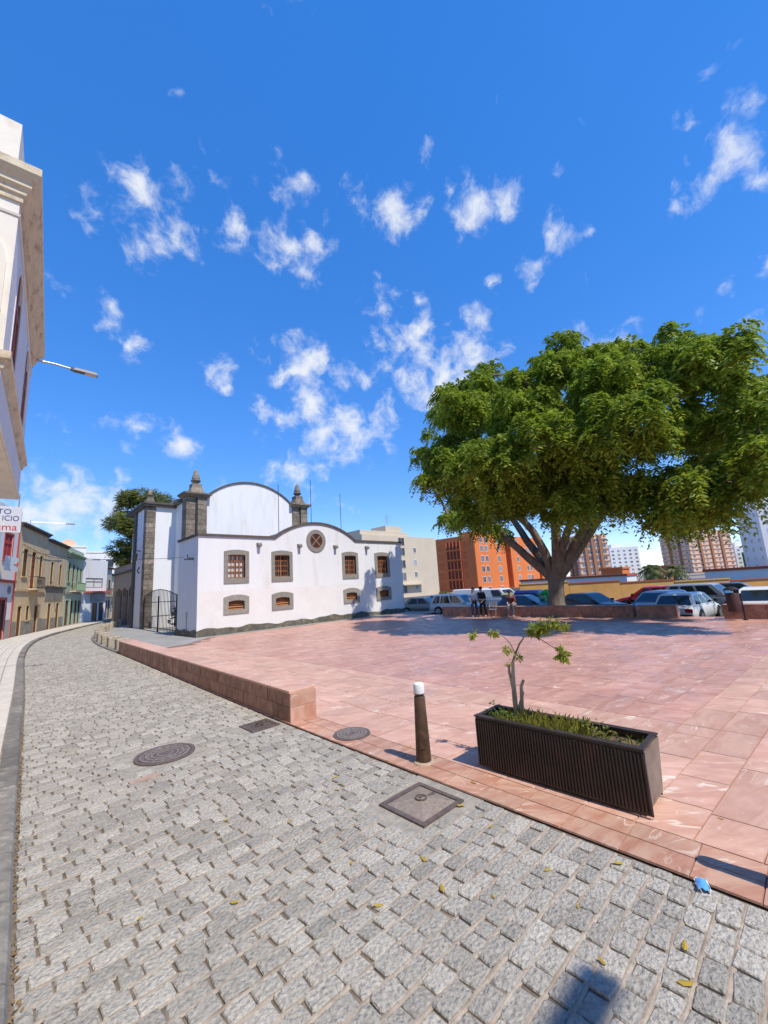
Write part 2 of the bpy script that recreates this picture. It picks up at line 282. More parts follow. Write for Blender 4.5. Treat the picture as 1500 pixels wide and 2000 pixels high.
BINBLUE = mat('container_blue', (0.02, 0.10, 0.33), rough=0.5, var=0.1); BINGREEN = mat('container_green', (0.03, 0.42, 0.04), rough=0.45, var=0.08); BINOLIVE = mat('container_olive', (0.27, 0.25, 0.11), rough=0.6, var=0.1)
BINBROWN = mat('litter_bin_brown', (0.075, 0.03, 0.024), rough=0.5, var=0.2, metal=0.2)
SKIN = mat('skin', (0.50, 0.31, 0.23), rough=0.6, var=0.05); HAIR = mat('dark_hair', (0.02, 0.015, 0.012), rough=0.7, var=0.1)
SHIRTB = mat('light_blue_cloth', (0.42, 0.52, 0.68), rough=0.9, var=0.12, vs_=20); BLACKC = mat('black_cloth', (0.015, 0.015, 0.017), rough=0.9, var=0.1); DENIM = mat('dark_denim', (0.035, 0.055, 0.11), rough=0.9, var=0.15, vs_=20)
GREYC = mat('grey_cloth', (0.22, 0.21, 0.22), rough=0.9, var=0.1); MAROON = mat('maroon_cloth', (0.20, 0.05, 0.045), rough=0.9, var=0.1); SHOE = mat('pale_shoe', (0.5, 0.48, 0.45), rough=0.7, var=0.05)
MASKBLUE = mat('mask_blue_fabric', (0.10, 0.36, 0.75), rough=0.9, var=0.08, vs_=40); MASKWHITE = mat('mask_white_fabric', (0.8, 0.8, 0.82), rough=0.9, var=0.04)
YLEAF = mat_leaf('fallen_leaf_yellow', (0.42, 0.34, 0.04), (0.5, 0.28, 0.05), 0.2)

# ------------------------------------------------------------------ mesh helpers
class MB:
    """collects shapes in world (or thing-local) coordinates and links them as one mesh object"""
    def __init__(s, ox=0.0, oy=0.0, oz=0.0): s.v = []; s.f = []; s.o = (ox, oy, oz)
    def add(s, vs_, fs):
        n = len(s.v); o = s.o
        s.v += [(p[0] - o[0], p[1] - o[1], p[2] - o[2]) for p in vs_]; s.f += [tuple(i + n for i in q) for q in fs]; return s
    def box(s, x0, x1, y0, y1, z0, z1):
        return s.add([(x0, y0, z0), (x1, y0, z0), (x1, y1, z0), (x0, y1, z0), (x0, y0, z1), (x1, y0, z1), (x1, y1, z1), (x0, y1, z1)],
                     [(0, 3, 2, 1), (4, 5, 6, 7), (0, 1, 5, 4), (1, 2, 6, 5), (2, 3, 7, 6), (3, 0, 4, 7)])
    def bbox(s, x0, x1, y0, y1, z0, z1, b):
        """box with chamfered vertical and top edges"""
        def ring(i, z): return [(x0 + i + b, y0 + i, z), (x1 - i - b, y0 + i, z), (x1 - i, y0 + i + b, z), (x1 - i, y1 - i - b, z), (x1 - i - b, y1 - i, z), (x0 + i + b, y1 - i, z), (x0 + i, y1 - i - b, z), (x0 + i, y0 + i + b, z)]
        v = ring(0, z0) + ring(0, z1 - b) + ring(b, z1)
        f = [tuple(reversed(range(8))), tuple(range(16, 24))]
        for k in (0, 8):
            for i in range(8): f.append((k + i, k + (i + 1) % 8, k + 8 + (i + 1) % 8, k + 8 + i))
        return s.add(v, f)
    def frust(s, b, t, z0, z1):
        """b, t = (x0,x1,y0,y1) at bottom and top"""
        v = [(b[0], b[2], z0), (b[1], b[2], z0), (b[1], b[3], z0), (b[0], b[3], z0), (t[0], t[2], z1), (t[1], t[2], z1), (t[1], t[3], z1), (t[0], t[3], z1)]
        return s.add(v, [(0, 3, 2, 1), (4, 5, 6, 7), (0, 1, 5, 4), (1, 2, 6, 5), (2, 3, 7, 6), (3, 0, 4, 7)])
    def quad(s, a, b, c, d): return s.add([a, b, c, d], [(0, 1, 2, 3)])
    def prism_y(s, pts, y0, y1):
        """polygon in x,z (counter-clockwise seen from -y) extruded along y"""
        n = len(pts); v = [(x, y0, z) for x, z in pts] + [(x, y1, z) for x, z in pts]
        f = [tuple(range(n)), tuple(reversed(range(n, 2 * n)))] + [(i, i + n, (i + 1) % n + n, (i + 1) % n) for i in range(n)]
        return s.add(v, f)
    def prism_x(s, pts, x0, x1):
        n = len(pts); v = [(x0, y, z) for y, z in pts] + [(x1, y, z) for y, z in pts]
        f = [tuple(range(n)), tuple(reversed(range(n, 2 * n)))] + [(i, i + n, (i + 1) % n + n, (i + 1) % n) for i in range(n)]
        return s.add(v, f)
    def prism_z(s, pts, z0, z1):
        n = len(pts); v = [(x, y, z0) for x, y in pts] + [(x, y, z1) for x, y in pts]
        f = [tuple(reversed(range(n))), tuple(range(n, 2 * n))] + [(i, (i + 1) % n, (i + 1) % n + n, i + n) for i in range(n)]
        return s.add(v, f)
    def ring_y(s, outer, inner, y0, y1):
        """frame between two equal-length outlines in x,z, extruded along y"""
        n = len(outer)
        v = [(x, y0, z) for x, z in outer] + [(x, y0, z) for x, z in inner] + [(x, y1, z) for x, z in outer] + [(x, y1, z) for x, z in inner]
        f = []
        for i in range(n):
            j = (i + 1) % n
            f += [(i, j, n + j, n + i), (2 * n + i, 3 * n + i, 3 * n + j, 2 * n + j), (i, 2 * n + i, 2 * n + j, j), (n + i, n + j, 3 * n + j, 3 * n + i)]
        return s.add(v, f)
    def tube(s, pts, r, n=8, cap=True):
        pts = [Vector(p) for p in pts]
        if isinstance(r, (int, float)): r = [r] * len(pts)
        v = []; f = []
        up = Vector((0, 0, 1))
        a = None
        for i, p in enumerate(pts):
            t = (pts[min(i + 1, len(pts) - 1)] - pts[max(i - 1, 0)]).normalized()
            if a is None: a = t.orthogonal().normalized()
            else:
                a = (a - t * a.dot(t))
                a = a.normalized() if a.length > 1e-6 else t.orthogonal().normalized()
            b = t.cross(a)
            for k in range(n):
                q = p + (a * math.cos(2 * PI * k / n) + b * math.sin(2 * PI * k / n)) * r[i]
                v.append(tuple(q))
        for i in range(len(pts) - 1):
            for k in range(n): f.append((i * n + k, i * n + (k + 1) % n, (i + 1) * n + (k + 1) % n, (i + 1) * n + k))
        if cap: f.append(tuple(reversed(range(n)))); f.append(tuple(range((len(pts) - 1) * n, len(pts) * n)))
        return s.add(v, f)
    def lathe(s, prof, n=16, c=(0, 0, 0), axis='z', cap=True):
        """prof: list of (radius, height)"""
        v = []; f = []
        for r, h in prof:
            for k in range(n):
                a = 2 * PI * k / n; u, w = r * math.cos(a), r * math.sin(a)
                v.append((c[0] + u, c[1] + w, c[2] + h) if axis == 'z' else ((c[0] + u, c[1] + h, c[2] - w) if axis == 'y' else (c[0] + h, c[1] + u, c[2] + w)))
        m = len(prof)
        for i in range(m - 1):
            for k in range(n): f.append((i * n + k, i * n + (k + 1) % n, (i + 1) * n + (k + 1) % n, (i + 1) * n + k))
        if cap: f.append(tuple(reversed(range(n)))); f.append(tuple(range((m - 1) * n, m * n)))
        return s.add(v, f)
    def mesh(s, name, m, smooth=None):
        me = bpy.data.meshes.new(name); me.from_pydata(s.v, [], s.f); me.update()
        if m is not None: me.materials.append(m)
        if smooth is not None:
            me.polygons.foreach_set('use_smooth', [True] * len(me.polygons))
            me.set_sharp_from_angle(angle=rad(smooth))
        return me
    def build(s, name, m, parent=None, smooth=None, loc=(0, 0, 0), rz=0.0):
        return link(name, s.mesh(name, m, smooth), parent, loc, rz)
def link(name, me, parent=None, loc=(0, 0, 0), rz=0.0, scale=None):
    o = bpy.data.objects.new(name, me); COL.objects.link(o)
    o.location = loc; o.rotation_euler = (0, 0, rz)
    if scale: o.scale = scale
    if parent is not None: o.parent = parent
    return o
def thing(name, label, cat, loc=(0, 0, 0), rz=0.0, group=None):
    o = bpy.data.objects.new(name, None); COL.objects.link(o); o.empty_display_size = 0.3
    o.location = loc; o.rotation_euler = (0, 0, rz)
    return tag(o, label, cat, group)
def tag(o, label, cat, group=None, kind=None):
    o['label'] = label; o['category'] = cat
    if group: o['group'] = group
    if kind: o['kind'] = kind
    return o
def struct(o, label, cat): return tag(o, label, cat, kind='structure')
def copy_tree(o, parent=None):
    c = o.copy(); COL.objects.link(c); c.parent = parent
    for ch in o.children: copy_tree(ch, c)
    return c
def np_mesh(name, V, F, m, smooth=False):
    """V (n,3) float array, F (k,3|4) int array"""
    me = bpy.data.meshes.new(name)
    V = np.asarray(V, dtype=np.float32); F = np.asarray(F, dtype=np.int32); k = F.shape[1]
    me.vertices.add(len(V)); me.vertices.foreach_set('co', V.ravel())
    me.loops.add(F.size); me.loops.foreach_set('vertex_index', F.ravel())
    me.polygons.add(len(F)); me.polygons.foreach_set('loop_start', np.arange(0, F.size, k, dtype=np.int32)); me.polygons.foreach_set('loop_total', np.full(len(F), k, dtype=np.int32))
    me.update(calc_edges=True); me.validate()
    if m is not None: me.materials.append(m)
    if smooth: me.polygons.foreach_set('use_smooth', np.ones(len(F), dtype=bool))
    return me
def wall_open(mb, x0, x1, z0, z1, openings, y=0.0, depth=0.25):
    """front wall sheet in the x,z plane at y with rectangular openings and their reveals (into +y)"""
    xs = sorted({x0, x1, *[v for o in openings for v in (o[0], o[1])]}); zs = sorted({z0, z1, *[v for o in openings for v in (o[2], o[3])]})
    xs = [x for x in xs if x0 - 1e-6 <= x <= x1 + 1e-6]; zs = [z for z in zs if z0 - 1e-6 <= z <= z1 + 1e-6]
    for i in range(len(xs) - 1):
        for j in range(len(zs) - 1):
            cx_, cz_ = (xs[i] + xs[i + 1]) / 2, (zs[j] + zs[j + 1]) / 2
            if any(o[0] < cx_ < o[1] and o[2] < cz_ < o[3] for o in openings): continue
            mb.quad((xs[i], y, zs[j]), (xs[i + 1], y, zs[j]), (xs[i + 1], y, zs[j + 1]), (xs[i], y, zs[j + 1]))
    for a, b, c, d in openings:
        e = y + depth
        mb.quad((a, y, c), (a, y, d), (a, e, d), (a, e, c)); mb.quad((b, y, d), (b, y, c), (b, e, c), (b, e, d))
        mb.quad((a, y, d), (b, y, d), (b, e, d), (a, e, d)); mb.quad((b, y, c), (a, y, c), (a, e, c), (b, e, c))
def text_mesh(body, size, m, extrude=0.004):
    cu = bpy.data.curves.new('lettering', 'FONT'); cu.body = body; cu.size = size; cu.extrude = extrude; cu.align_x = 'LEFT'
    ob = bpy.data.objects.new('lettering', cu); COL.objects.link(ob)
    bpy.context.view_layer.update()
    me = bpy.data.meshes.new_from_object(ob.evaluated_get(bpy.context.evaluated_depsgraph_get()))
    bpy.data.objects.remove(ob); bpy.data.curves.remove(cu)
    me.materials.clear(); me.materials.append(m); me.name = 'lettering'
    return me
def arch_pts(x0, x1, z0, z1, rise, n=7):
    """outline (counter-clockwise from bottom left) with a segmental arch on top; z1 = crown"""
    p = [(x0, z0), (x1, z0)]
    for i in range(n + 1):
        t = i / n; x = x1 + (x0 - x1) * t
        p.append((x, z1 - rise + rise * (1 - (2 * t - 1) ** 2)))
    return p

# ================================================================== THE GROUND
g_ = MB(); g_.quad((-1500, -1500, -0.6), (1500, -1500, -0.6), (1500, 1500, -0.6), (-1500, 1500, -0.6))
struct(g_.build('ground', EARTH), 'dry bare ground stretching away behind the buildings', 'ground')

KL = [(-30, -0.9), (-6, -0.2), (0, 0.08), (3.5, 0.23), (4.5, 0.28), (6.4, 0.37), (14.6, 0.80), (23.3, 1.17), (28.8, 1.55), (33, 2.0), (36.9, 2.6), (42.4, 4.05), (50.3, 6.8), (59.4, 10.3), (66, 13.2), (76, 18)]
KR = [(-30, 3.6), (-6, 3.63), (6.3, 3.66), (21.0, 4.12), (24, 4.12), (28, 4.3), (33, 4.85), (39, 6.2), (46, 8.3), (53, 10.9), (60, 13.6), (66, 16.2), (76, 20.5)]
def smooth_curve(K):
    ys = np.arange(-30, 76.01, 0.5); xs = np.interp(ys, [k[0] for k in K], [k[1] for k in K])
    for _ in range(4): xs[2:-2] = (xs[:-4] + xs[1:-3] + xs[2:-2] + xs[3:-1] + xs[4:]) / 5
    return ys, xs
LY, LX = smooth_curve(KL); RY, RX = smooth_curve(KR)
xl = lambda y: float(np.interp(y, LY, LX)); xr = lambda y: float(np.interp(y, RY, RX))

BED = mat('dark_joint', (0.19, 0.15, 0.115), rough=0.95, var=0.35, vs_=15, spec=0.1)
bed = MB()
for i in range(len(LY) - 1):
    bed.quad((LX[i], LY[i], -0.014), (RX[i] + .1, RY[i], -0.014), (RX[i + 1] + .1, RY[i + 1], -0.014), (LX[i + 1], LY[i + 1], -0.014))
street = struct(bed.build('street', BED), 'narrow street paved with grey granite cobbles curving out of sight', 'street')

# things let into the street surface: (x, y, half-size x, half-size y)
HOLES = [(1.93, 6.69, 0.40, 0.40), (3.35, 6.72, 0.24, 0.24), (3.22, 3.08, 0.345, 0.33)]
NV = 18; NO = 12
def cobble_proto(k):
    r = random.Random(100 + k); top = []; mid = []; bot = []
    for i in range(NO):
        a = [24, 45, 66, 114, 135, 156, 204, 225, 246, 294, 315, 336][i] * PI / 180
        c, s_ = math.cos(a), math.sin(a); e = 0.29 + r.uniform(-0.07, 0.08)
        x = math.copysign(abs(c) ** e, c) * 0.5; y = math.copysign(abs(s_) ** e, s_) * 0.5
        x += r.uniform(-0.035, 0.03); y += r.uniform(-0.055, 0.045)
        bot.append((x * 1.0, y * 1.0, -0.03)); mid.append((x, y, -0.007)); top.append((x * 0.925, y * 0.89, r.uniform(-0.0014, 0.0014)))
    v = bot + mid + top + [(r.uniform(-.15, .15), r.uniform(-.15, .15), 0.0024)]
    f = []
    for k0 in (0, NO):
        for i in range(NO): f.append((k0 + i, k0 + (i + 1) % NO, k0 + NO + (i + 1) % NO, k0 + NO + i))
    for i in range(NO): f.append((2 * NO + i, 2 * NO + (i + 1) % NO, 3 * NO))
    return v, f
PROT = [cobble_proto(k) for k in range(NV)]
PMESH = []
for v, f in PROT:
    b_ = MB(); b_.add(v, f); PMESH.append(b_.mesh('cobble', COBBLE))
cob = []; sand = MB()
y = -2.0; row = 0
while y < 66:
    ph = 0.131 if y < 20 else 0.14
    a, b = xl(y) + 0.03, xr(y) - 0.02
    x = a - random.uniform(0.0, 0.12)
    while x < b - 0.05:
        w = random.choice((random.uniform(0.125, 0.17), random.uniform(0.165, 0.235), random.uniform(0.165, 0.235)))
        if b - (x + w) < 0.09: w = b - x
        x0 = max(x, a); cxx = (x0 + x + w) / 2; cyy = y + 0.012 * math.sin(cxx * 2.1 + row * 0.35) + random.uniform(-0.006, 0.006)
        if not any(abs(cxx - h[0]) < h[2] + 0.06 and abs(cyy - h[1]) < h[3] + 0.03 for h in HOLES):
            gap = 0.003 + 0.010 * random.random()
            cob.append((cxx, cyy, max(0.05, x + w - x0 - gap), ph - 0.005 - 0.009 * random.random(), random.uniform(-0.007, 0.006), random.uniform(-0.07, 0.07)))
        x += w
    if y < 24:   # sand packed between the rows
        nn = 16; yy = y - ph / 2
        for i in range(nn):
            xa, xb = a + (b - a) * i / nn, a + (b - a) * (i + 1) / nn
            ya, yb = yy + 0.012 * math.sin(xa * 2.1 + row * 0.35), yy + 0.012 * math.sin(xb * 2.1 + row * 0.35)
            sand.quad((xa, ya - .017, -.0085), (xb, yb - .017, -.0085), (xb, yb, -.0045), (xa, ya, -.0045)); sand.quad((xa, ya, -.0045), (xb, yb, -.0045), (xb, yb + .017, -.0085), (xa, ya + .017, -.0085))
    y += ph; row += 1
o = sand.build('sand_joints', SAND, street); o['kind'] = 'stuff'
def seen_rank(c):
    return math.hypot(c[0], c[1]) if (c[1] + 1.08 * c[0] > 3.3 and c[1] > 0.25) else 1e6 + c[1]
cob.sort(key=seen_rank)
for k, c in enumerate(cob[:300]):
    o = link('cobble', PMESH[k % NV], street, (c[0], c[1], c[4]), 0, (c[2], c[3], 1.0)); o.rotation_euler = (random.uniform(-.035, .035), random.uniform(-.03, .03), c[5] + (PI if random.random() < 0.5 else 0))
V = []; F4 = []; n = 0
boxv = [(-.5, -.5, -.03), (.5, -.5, -.03), (.5, .5, -.03), (-.5, .5, -.03), (-.44, -.42, 0.0), (.44, -.42, 0.0), (.44, .42, 0.0), (-.44, .42, 0.0)]
boxf = [(4, 5, 6, 7), (0, 1, 5, 4), (1, 2, 6, 5), (2, 3, 7, 6), (3, 0, 4, 7)]
NB = MB(); FB = MB()
for k, c in enumerate(cob[300:]):
    near = math.hypot(c[0], c[1]) < 15
    vv, ff = PROT[random.randrange(NV)] if near else (boxv, boxf)
    ca, sa = math.cos(c[5]), math.sin(c[5])
    tx, ty = random.uniform(-.006, .006), random.uniform(-.005, .005)
    (NB if near else FB).add([(c[0] + ca * p[0] * c[2] - sa * p[1] * c[3], c[1] + sa * p[0] * c[2] + ca * p[1] * c[3], p[2] + c[4] + tx * p[0] + ty * p[1]) for p in vv], ff)
o = NB.build('cobbles', COBBLE, street); o['kind'] = 'stuff'
o = FB.build('cobbles', COBBLE, street); o['kind'] = 'stuff'
# one reddish repair brick among the cobbles
MB().box(-0.16, 0.16, -0.055, 0.055, -0.02, 0.006).build('brick', mat('repair_brick', (0.38, 0.27, 0.21), rough=0.85, var=0.15, vs_=12), street, None, (1.52, 6.02, 0.004), 0.05)

# left kerb: stones end to end
kerb = MB()
for i in range(len(LY) - 1):
    kerb.quad((LX[i] - 0.178, LY[i], 0.096), (LX[i] - 0.02, LY[i], 0.096), (LX[i + 1] - 0.02, LY[i + 1], 0.096), (LX[i + 1] - 0.178, LY[i + 1], 0.096))
    kerb.quad((LX[i] - 0.02, LY[i], 0.10), (LX[i] - 0.02, LY[i], -0.02), (LX[i + 1] - 0.02, LY[i + 1], -0.02), (LX[i + 1] - 0.02, LY[i + 1], 0.10))
kerb_o = struct(kerb.build('kerb', JOINT), 'worn dark basalt kerb along the left side of the cobbled street', 'kerb')
y = -1.0
far = MB()
while y < 66:
    L_ = random.uniform(0.75, 1.05)
    x0, x1 = xl(y), xl(y + L_); ang = math.atan2(x1 - x0, L_)
    b_ = MB(); j = random.uniform(-0.008, 0.008)
    # rounded outer edge
    prof = [(-0.185, -0.05), (0.004, -0.05), (0.004, 0.075), (-0.012, 0.103), (-0.04, 0.117), (-0.185, 0.122)]
    ln = L_ - 0.014
    n = len(prof); vv = [(p[0] + j, 0.0, p[1] + j * 0.5) for p in prof] + [(p[0] + j, ln, p[1] + j * 0.5) for p in prof]
    ff = [tuple(range(n)), tuple(reversed(range(n, 2 * n)))] + [(i, i + n, (i + 1) % n + n, (i + 1) % n) for i in range(n)]
    if y < 30: b_.add(vv, ff).build('kerb_stone', KERB, kerb_o, None, (x0, y, 0), -ang)
    else: far.add([(x0 + p[0] * math.cos(ang) + p[1] * math.sin(ang), y - p[0] * math.sin(ang) + p[1] * math.cos(ang), p[2]) for p in vv], ff)
    y += L_
o = far.build('kerb_stones', KERB, kerb_o); o['kind'] = 'stuff'

# left sidewalk: pale tiles in long rows
sw = MB(); tiles = MB()
def house_x(y): return float(np.interp(y, [-30, 15, 30, 41.5, 55, 61.5, 66, 76], [-3.2, -2.4, -2.6, 1.1, 5.5, 7.8, 9.9, 14]))
for i in range(len(LY) - 1):
    sw.quad((min(house_x(LY[i]), LX[i] - 0.6) - 2, LY[i], 0.10), (LX[i] - 0.18, LY[i], 0.10), (LX[i + 1] - 0.18, LY[i + 1], 0.10), (min(house_x(LY[i + 1]), LX[i + 1] - 0.6) - 2, LY[i + 1], 0.10))
sw_o = struct(sw.build('sidewalk', JOINT), 'pale tiled sidewalk on the left in front of the houses', 'sidewalk')
y = 0.0
while y < 58:
    for k in range(7):
        a0 = xl(y) - 0.2 - 0.31 * k; a1 = xl(y + 0.6) - 0.2 - 0.31 * k
        tiles.add([(a0 - 0.295, y, 0.1), (a0, y, 0.1), (a1, y + 0.59, 0.1), (a1 - 0.295, y + 0.59, 0.1), (a0 - 0.29, y + .005, 0.119), (a0 - .005, y + .005, 0.119), (a1 - .005, y + 0.585, 0.119), (a1 - 0.29, y + 0.585, 0.119)], boxf)
    y += 0.6
o = tiles.build('paving_tiles', SIDEWALK, sw_o); o['kind'] = 'stuff'

# grey forecourt before the church
fc = MB()
ys = np.arange(20.2, 70, 0.6)
for i in range(len(ys) - 1):
    a, b = xr(ys[i]) + 0.14, xr(ys[i + 1]) + 0.14
    fc.quad((a, ys[i], 0.006), (24.9, ys[i], 0.006), (24.9, ys[i + 1], 0.006), (b, ys[i + 1], 0.006))
struct(fc.build('forecourt', GREYPAVE), 'smooth grey paving in front of the church gate', 'pavement')
rk = MB()
for i in range(len(ys) - 1):
    if ys[i] < 21.4: continue
    a, b = xr(ys[i]), xr(ys[i + 1])
    rk.add([(a - .02, ys[i], -.03), (a + .2, ys[i], -.03), (b + .2, ys[i + 1] - .012, -.03), (b - .02, ys[i + 1] - .012, -.03), (a, ys[i], .05), (a + .2, ys[i], .05), (b + .2, ys[i + 1] - .012, .05), (b, ys[i + 1] - .012, .05)], boxf)
o = rk.build('kerb_edging', KERB); struct(o, 'low stone edging between cobbled street and church forecourt', 'kerb')

# parking area beyond the plaza
pk = MB(); pk.quad((22.2, -60, -0.45), (120, -60, -0.45), (120, 62, -0.45), (22.2, 62, -0.45))
struct(pk.build('parking_lot', ASPHALT), 'asphalt parking area beyond the plaza walls', 'parking lot')

# ------------------------------------------------------------------ plaza of pink stone slabs
def plaza_edge(y): return xr(y) + 0.002
pl = MB()
ys = np.arange(-14, 23.01, 0.5)
PX1 = 22.25
for i in range(len(ys) - 1):
    lim0 = plaza_edge(ys[i]) if ys[i] < 20.6 else 6.4 + (ys[i] - 20.6) * 0.95; lim1 = plaza_edge(ys[i + 1]) if ys[i + 1] < 20.6 else 6.4 + (ys[i + 1] - 20.6) * 0.95
    pl.quad((lim0, ys[i], 0.004 if ys[i] < 20 else 0.009), (PX1, ys[i], 0.004 if ys[i] < 20 else 0.009), (PX1, ys[i + 1], 0.004 if ys[i + 1] < 20 else 0.009), (lim1, ys[i + 1], 0.004 if ys[i + 1] < 20 else 0.009))
# edge skirt so that the plaza is a slab and not a sheet
pl.quad((PX1, -14, 0.004), (PX1, -14, -0.55), (PX1, 23, -0.55), (PX1, 23, 0.009))
plaza = struct(pl.build('plaza', mat('slab_joint', (0.22, 0.13, 0.10), rough=0.95, var=0.25, vs_=10)), 'wide plaza paved with polished pink stone slabs', 'plaza')
slabs = []   # (corner list, material)
SH = -0.068
PLH = [(3.99, 5.12, 0.36)]
def slab(x0, x1, y0, y1, m):
    """slab between x0..x1 on rows sheared a little against the street"""
    q = 0.004
    s0, s1 = SH * (x0 - 4.1), SH * (x1 - 4.1)
    slabs.append((x0 + q, x1 - q, y0 + s0 + q, y0 + s1 + q, y1 + s0 - q, y1 + s1 - q, m))
# border along the street: two narrow rows
y = -10.0
while y < 20.4:
    L_ = random.choice((0.38, 0.42, 0.45))
    e = plaza_edge(y + L_ / 2)
    slabs.append((e + 0.002, e + 0.235, y + .003, y + .003, y + L_ - .003, y + L_ - .003, ORANGE_STONE))
    slabs.append((e + 0.241, e + 0.47, y + .003, y + .003, y + L_ - .003, y + L_ - .003, ORANGE_STONE))
    y += L_
y = -9.6; r = 0
while y < 23.6:
    h = 0.41
    x = plaza_edge(y) + 0.475; first = True
    while x < PX1:
        w = random.choice((0.62, 0.8, 0.9, 1.0, 1.2)) if not first else random.uniform(0.4, 1.0)
        first = False
        if x < 7.0 < x + w + 0.25: w = 7.0 - x
        x1 = min(x + w, PX1)
        if PX1 - x1 < 0.2: x1 = PX1
        cy = y + SH * (x - 4.1)
        m = ROSE if (x >= 6.99 and cy + 0.2 > 1.85 - 0.068 * (x - 6.46)) else PINK
        if cy > 17 and x < 9 and False: m = PINK
        top_ok = True
        if cy + h > 20.3 and x < 6.4 + (cy + h - 20.6) * 0.95: top_ok = False
        if cy + h > 22.9: top_ok = False
        if top_ok and w > 0.05: slab(x, x1, y, y + h, m)
        x = x1
    y += h; r += 1
def slab_rank(s_):
    cx_, cy_ = (s_[0] + s_[1]) / 2, (s_[2] + s_[5]) / 2
    ok = cx_ > 3.6 and cy_ + 0.02 * cx_ > 0.35 and cy_ + 1.08 * cx_ > 3.3
    return math.hypot(cx_, cy_) if ok else 1e6
slabs.sort(key=slab_rank)
def slab_geo(s_):
    x0, x1, a, b, c, d, m = s_
    t = 0.016 + random.uniform(-0.0012, 0.0012); e = 0.003
    if (a + d) / 2 > 19.5: t += 0.004
    return ([(x0, a, 0.0), (x1, b, 0.0), (x1, d, 0.0), (x0, c, 0.0), (x0 + e, a + e, t), (x1 - e, b + e, t), (x1 - e, d - e, t), (x0 + e, c - e, t)], boxf)
rest = {}
for k, s_ in enumerate(slabs):
    v, f = slab_geo(s_)
    if k < 300:
        b_ = MB((s_[0] + s_[1]) / 2, (s_[2] + s_[5]) / 2, 0); b_.add(v, f)
        b_.build('slab', s_[6], plaza, None, ((s_[0] + s_[1]) / 2, (s_[2] + s_[5]) / 2, 0))
    else: rest.setdefault(s_[6].name, (MB(), s_[6]))[0].add(v, f)
for nm, (b_, m) in rest.items():
    o = b_.build('slabs', m, plaza); o['kind'] = 'stuff'

# ------------------------------------------------------------------ low pink wall between street and plaza
lw = thing('low_wall', 'long low bench wall of reddish stone blocks between cobbled street and plaza', 'wall', (3.95, 13.5, 0))
W0, W1 = (3.70, 6.36), (4.14, 21.2); WW = 0.50; WH = 0.50
core = MB(3.95, 13.5, 0)
def wpt(t, off): return (W0[0] + (W1[0] - W0[0]) * t + off, W0[1] + (W1[1] - W0[1]) * t)
a, b, c, d = wpt(0, 0.03), wpt(0, WW - 0.03), wpt(1, WW - 0.03), wpt(1, 0.03)
core.add([(a[0], a[1] + .03, 0), (b[0], b[1] + .03, 0), (c[0], c[1] - .03, 0), (d[0], d[1] - .03, 0), (a[0], a[1] + .03, WH - .03), (b[0], b[1] + .03, WH - .03), (c[0], c[1] - .03, WH - .03), (d[0], d[1] - .03, WH - .03)], boxf)
core.build('mortar_core', JOINT, lw)
LEN = W1[1] - W0[1]; wang = -math.atan2(W1[0] - W0[0], LEN)
for side in (0, 1):
    for rw in range(2):
        s_ = 0.0 if rw == 0 else -0.3
        while s_ < LEN:
            L_ = random.choice((0.55, 0.6, 0.66)); e0 = max(s_, 0); e1 = min(s_ + L_, LEN)
            if LEN - e1 < 0.15: e1 = LEN
            if e1 - e0 > 0.05:
                p = wpt(e0 / LEN, 0 if side == 0 else WW); z0, z1 = ((0.004, 0.245), (0.25, 0.46))[rw]
                j = random.uniform(-0.003, 0.004); ln = e1 - e0 - 0.008
                b_ = MB(); xx = (-0.0 - j, 0.06) if side == 0 else (-0.06, j)
                b_.box(xx[0], xx[1], 0.004, ln, z0, z1)
                b_.build('block', WALLSTONE, lw, None, (p[0] - 3.95, p[1] - 13.5, 0), wang)
            s_ = e1 if e1 >= LEN else s_ + L_
s_ = 0.0
while s_ < LEN - 0.02:
    L_ = random.choice((0.9, 1.0, 1.1)); e1 = min(s_ + L_, LEN)
    if LEN - e1 < 0.3: e1 = LEN
    p = wpt(s_ / LEN, -0.012)
    MB().bbox(0, WW + 0.024, 0.003, e1 - s_ - 0.004, 0.462, 0.505, 0.008).build('cap_slab', PINK, lw, None, (p[0] - 3.95, p[1] - 13.5, 0), wang)
    s_ = e1
for z0, z1 in ((0.004, 0.245), (0.25, 0.46)):
    MB().box(0.005, WW - 0.005, -0.012, 0.025, z0, z1).build('block', ORANGE_STONE, lw, None, (W0[0] - 3.95, W0[1] - 13.5, 0), wang)

# square stone stubs along the bend
stub_me = MB().bbox(-0.27, 0.27, -0.27, 0.27, 0.0, 0.50, 0.03).mesh('stone_stub', mat('stub_stone', (0.40, 0.335, 0.25), rough=0.9, var=0.25, vs_=6, bump=0.4, bs=30, rnd=0.15, c2=(0.27, 0.22, 0.16), c2s=5))
ys_ = [22.4, 24.4, 26.4, 28.6, 31.0, 33.4, 36.0, 38.8, 41.6, 44.4, 47.2, 50.0]
words = ['touching the end of the long pink low wall', 'second from the pink low wall', 'third from the pink low wall', 'fourth from the pink low wall', 'fifth from the pink low wall', 'sixth from the pink low wall, where the street bends', 'seventh from the pink low wall', 'eighth from the pink low wall', 'ninth from the pink low wall', 'tenth from the pink low wall', 'second to last before the arcade', 'last of the row, farthest off beside the arcade']
for y, w in zip(ys_, words):
    o = link('stone_stub', stub_me, None, (xr(y) + 0.40, y, 0.006), -math.atan2(xr(y + 1) - xr(y), 1) + random.uniform(-.06, .06))
    tag(o, 'square stone bollard, ' + w, 'bollard', 'stone stubs along the bend')

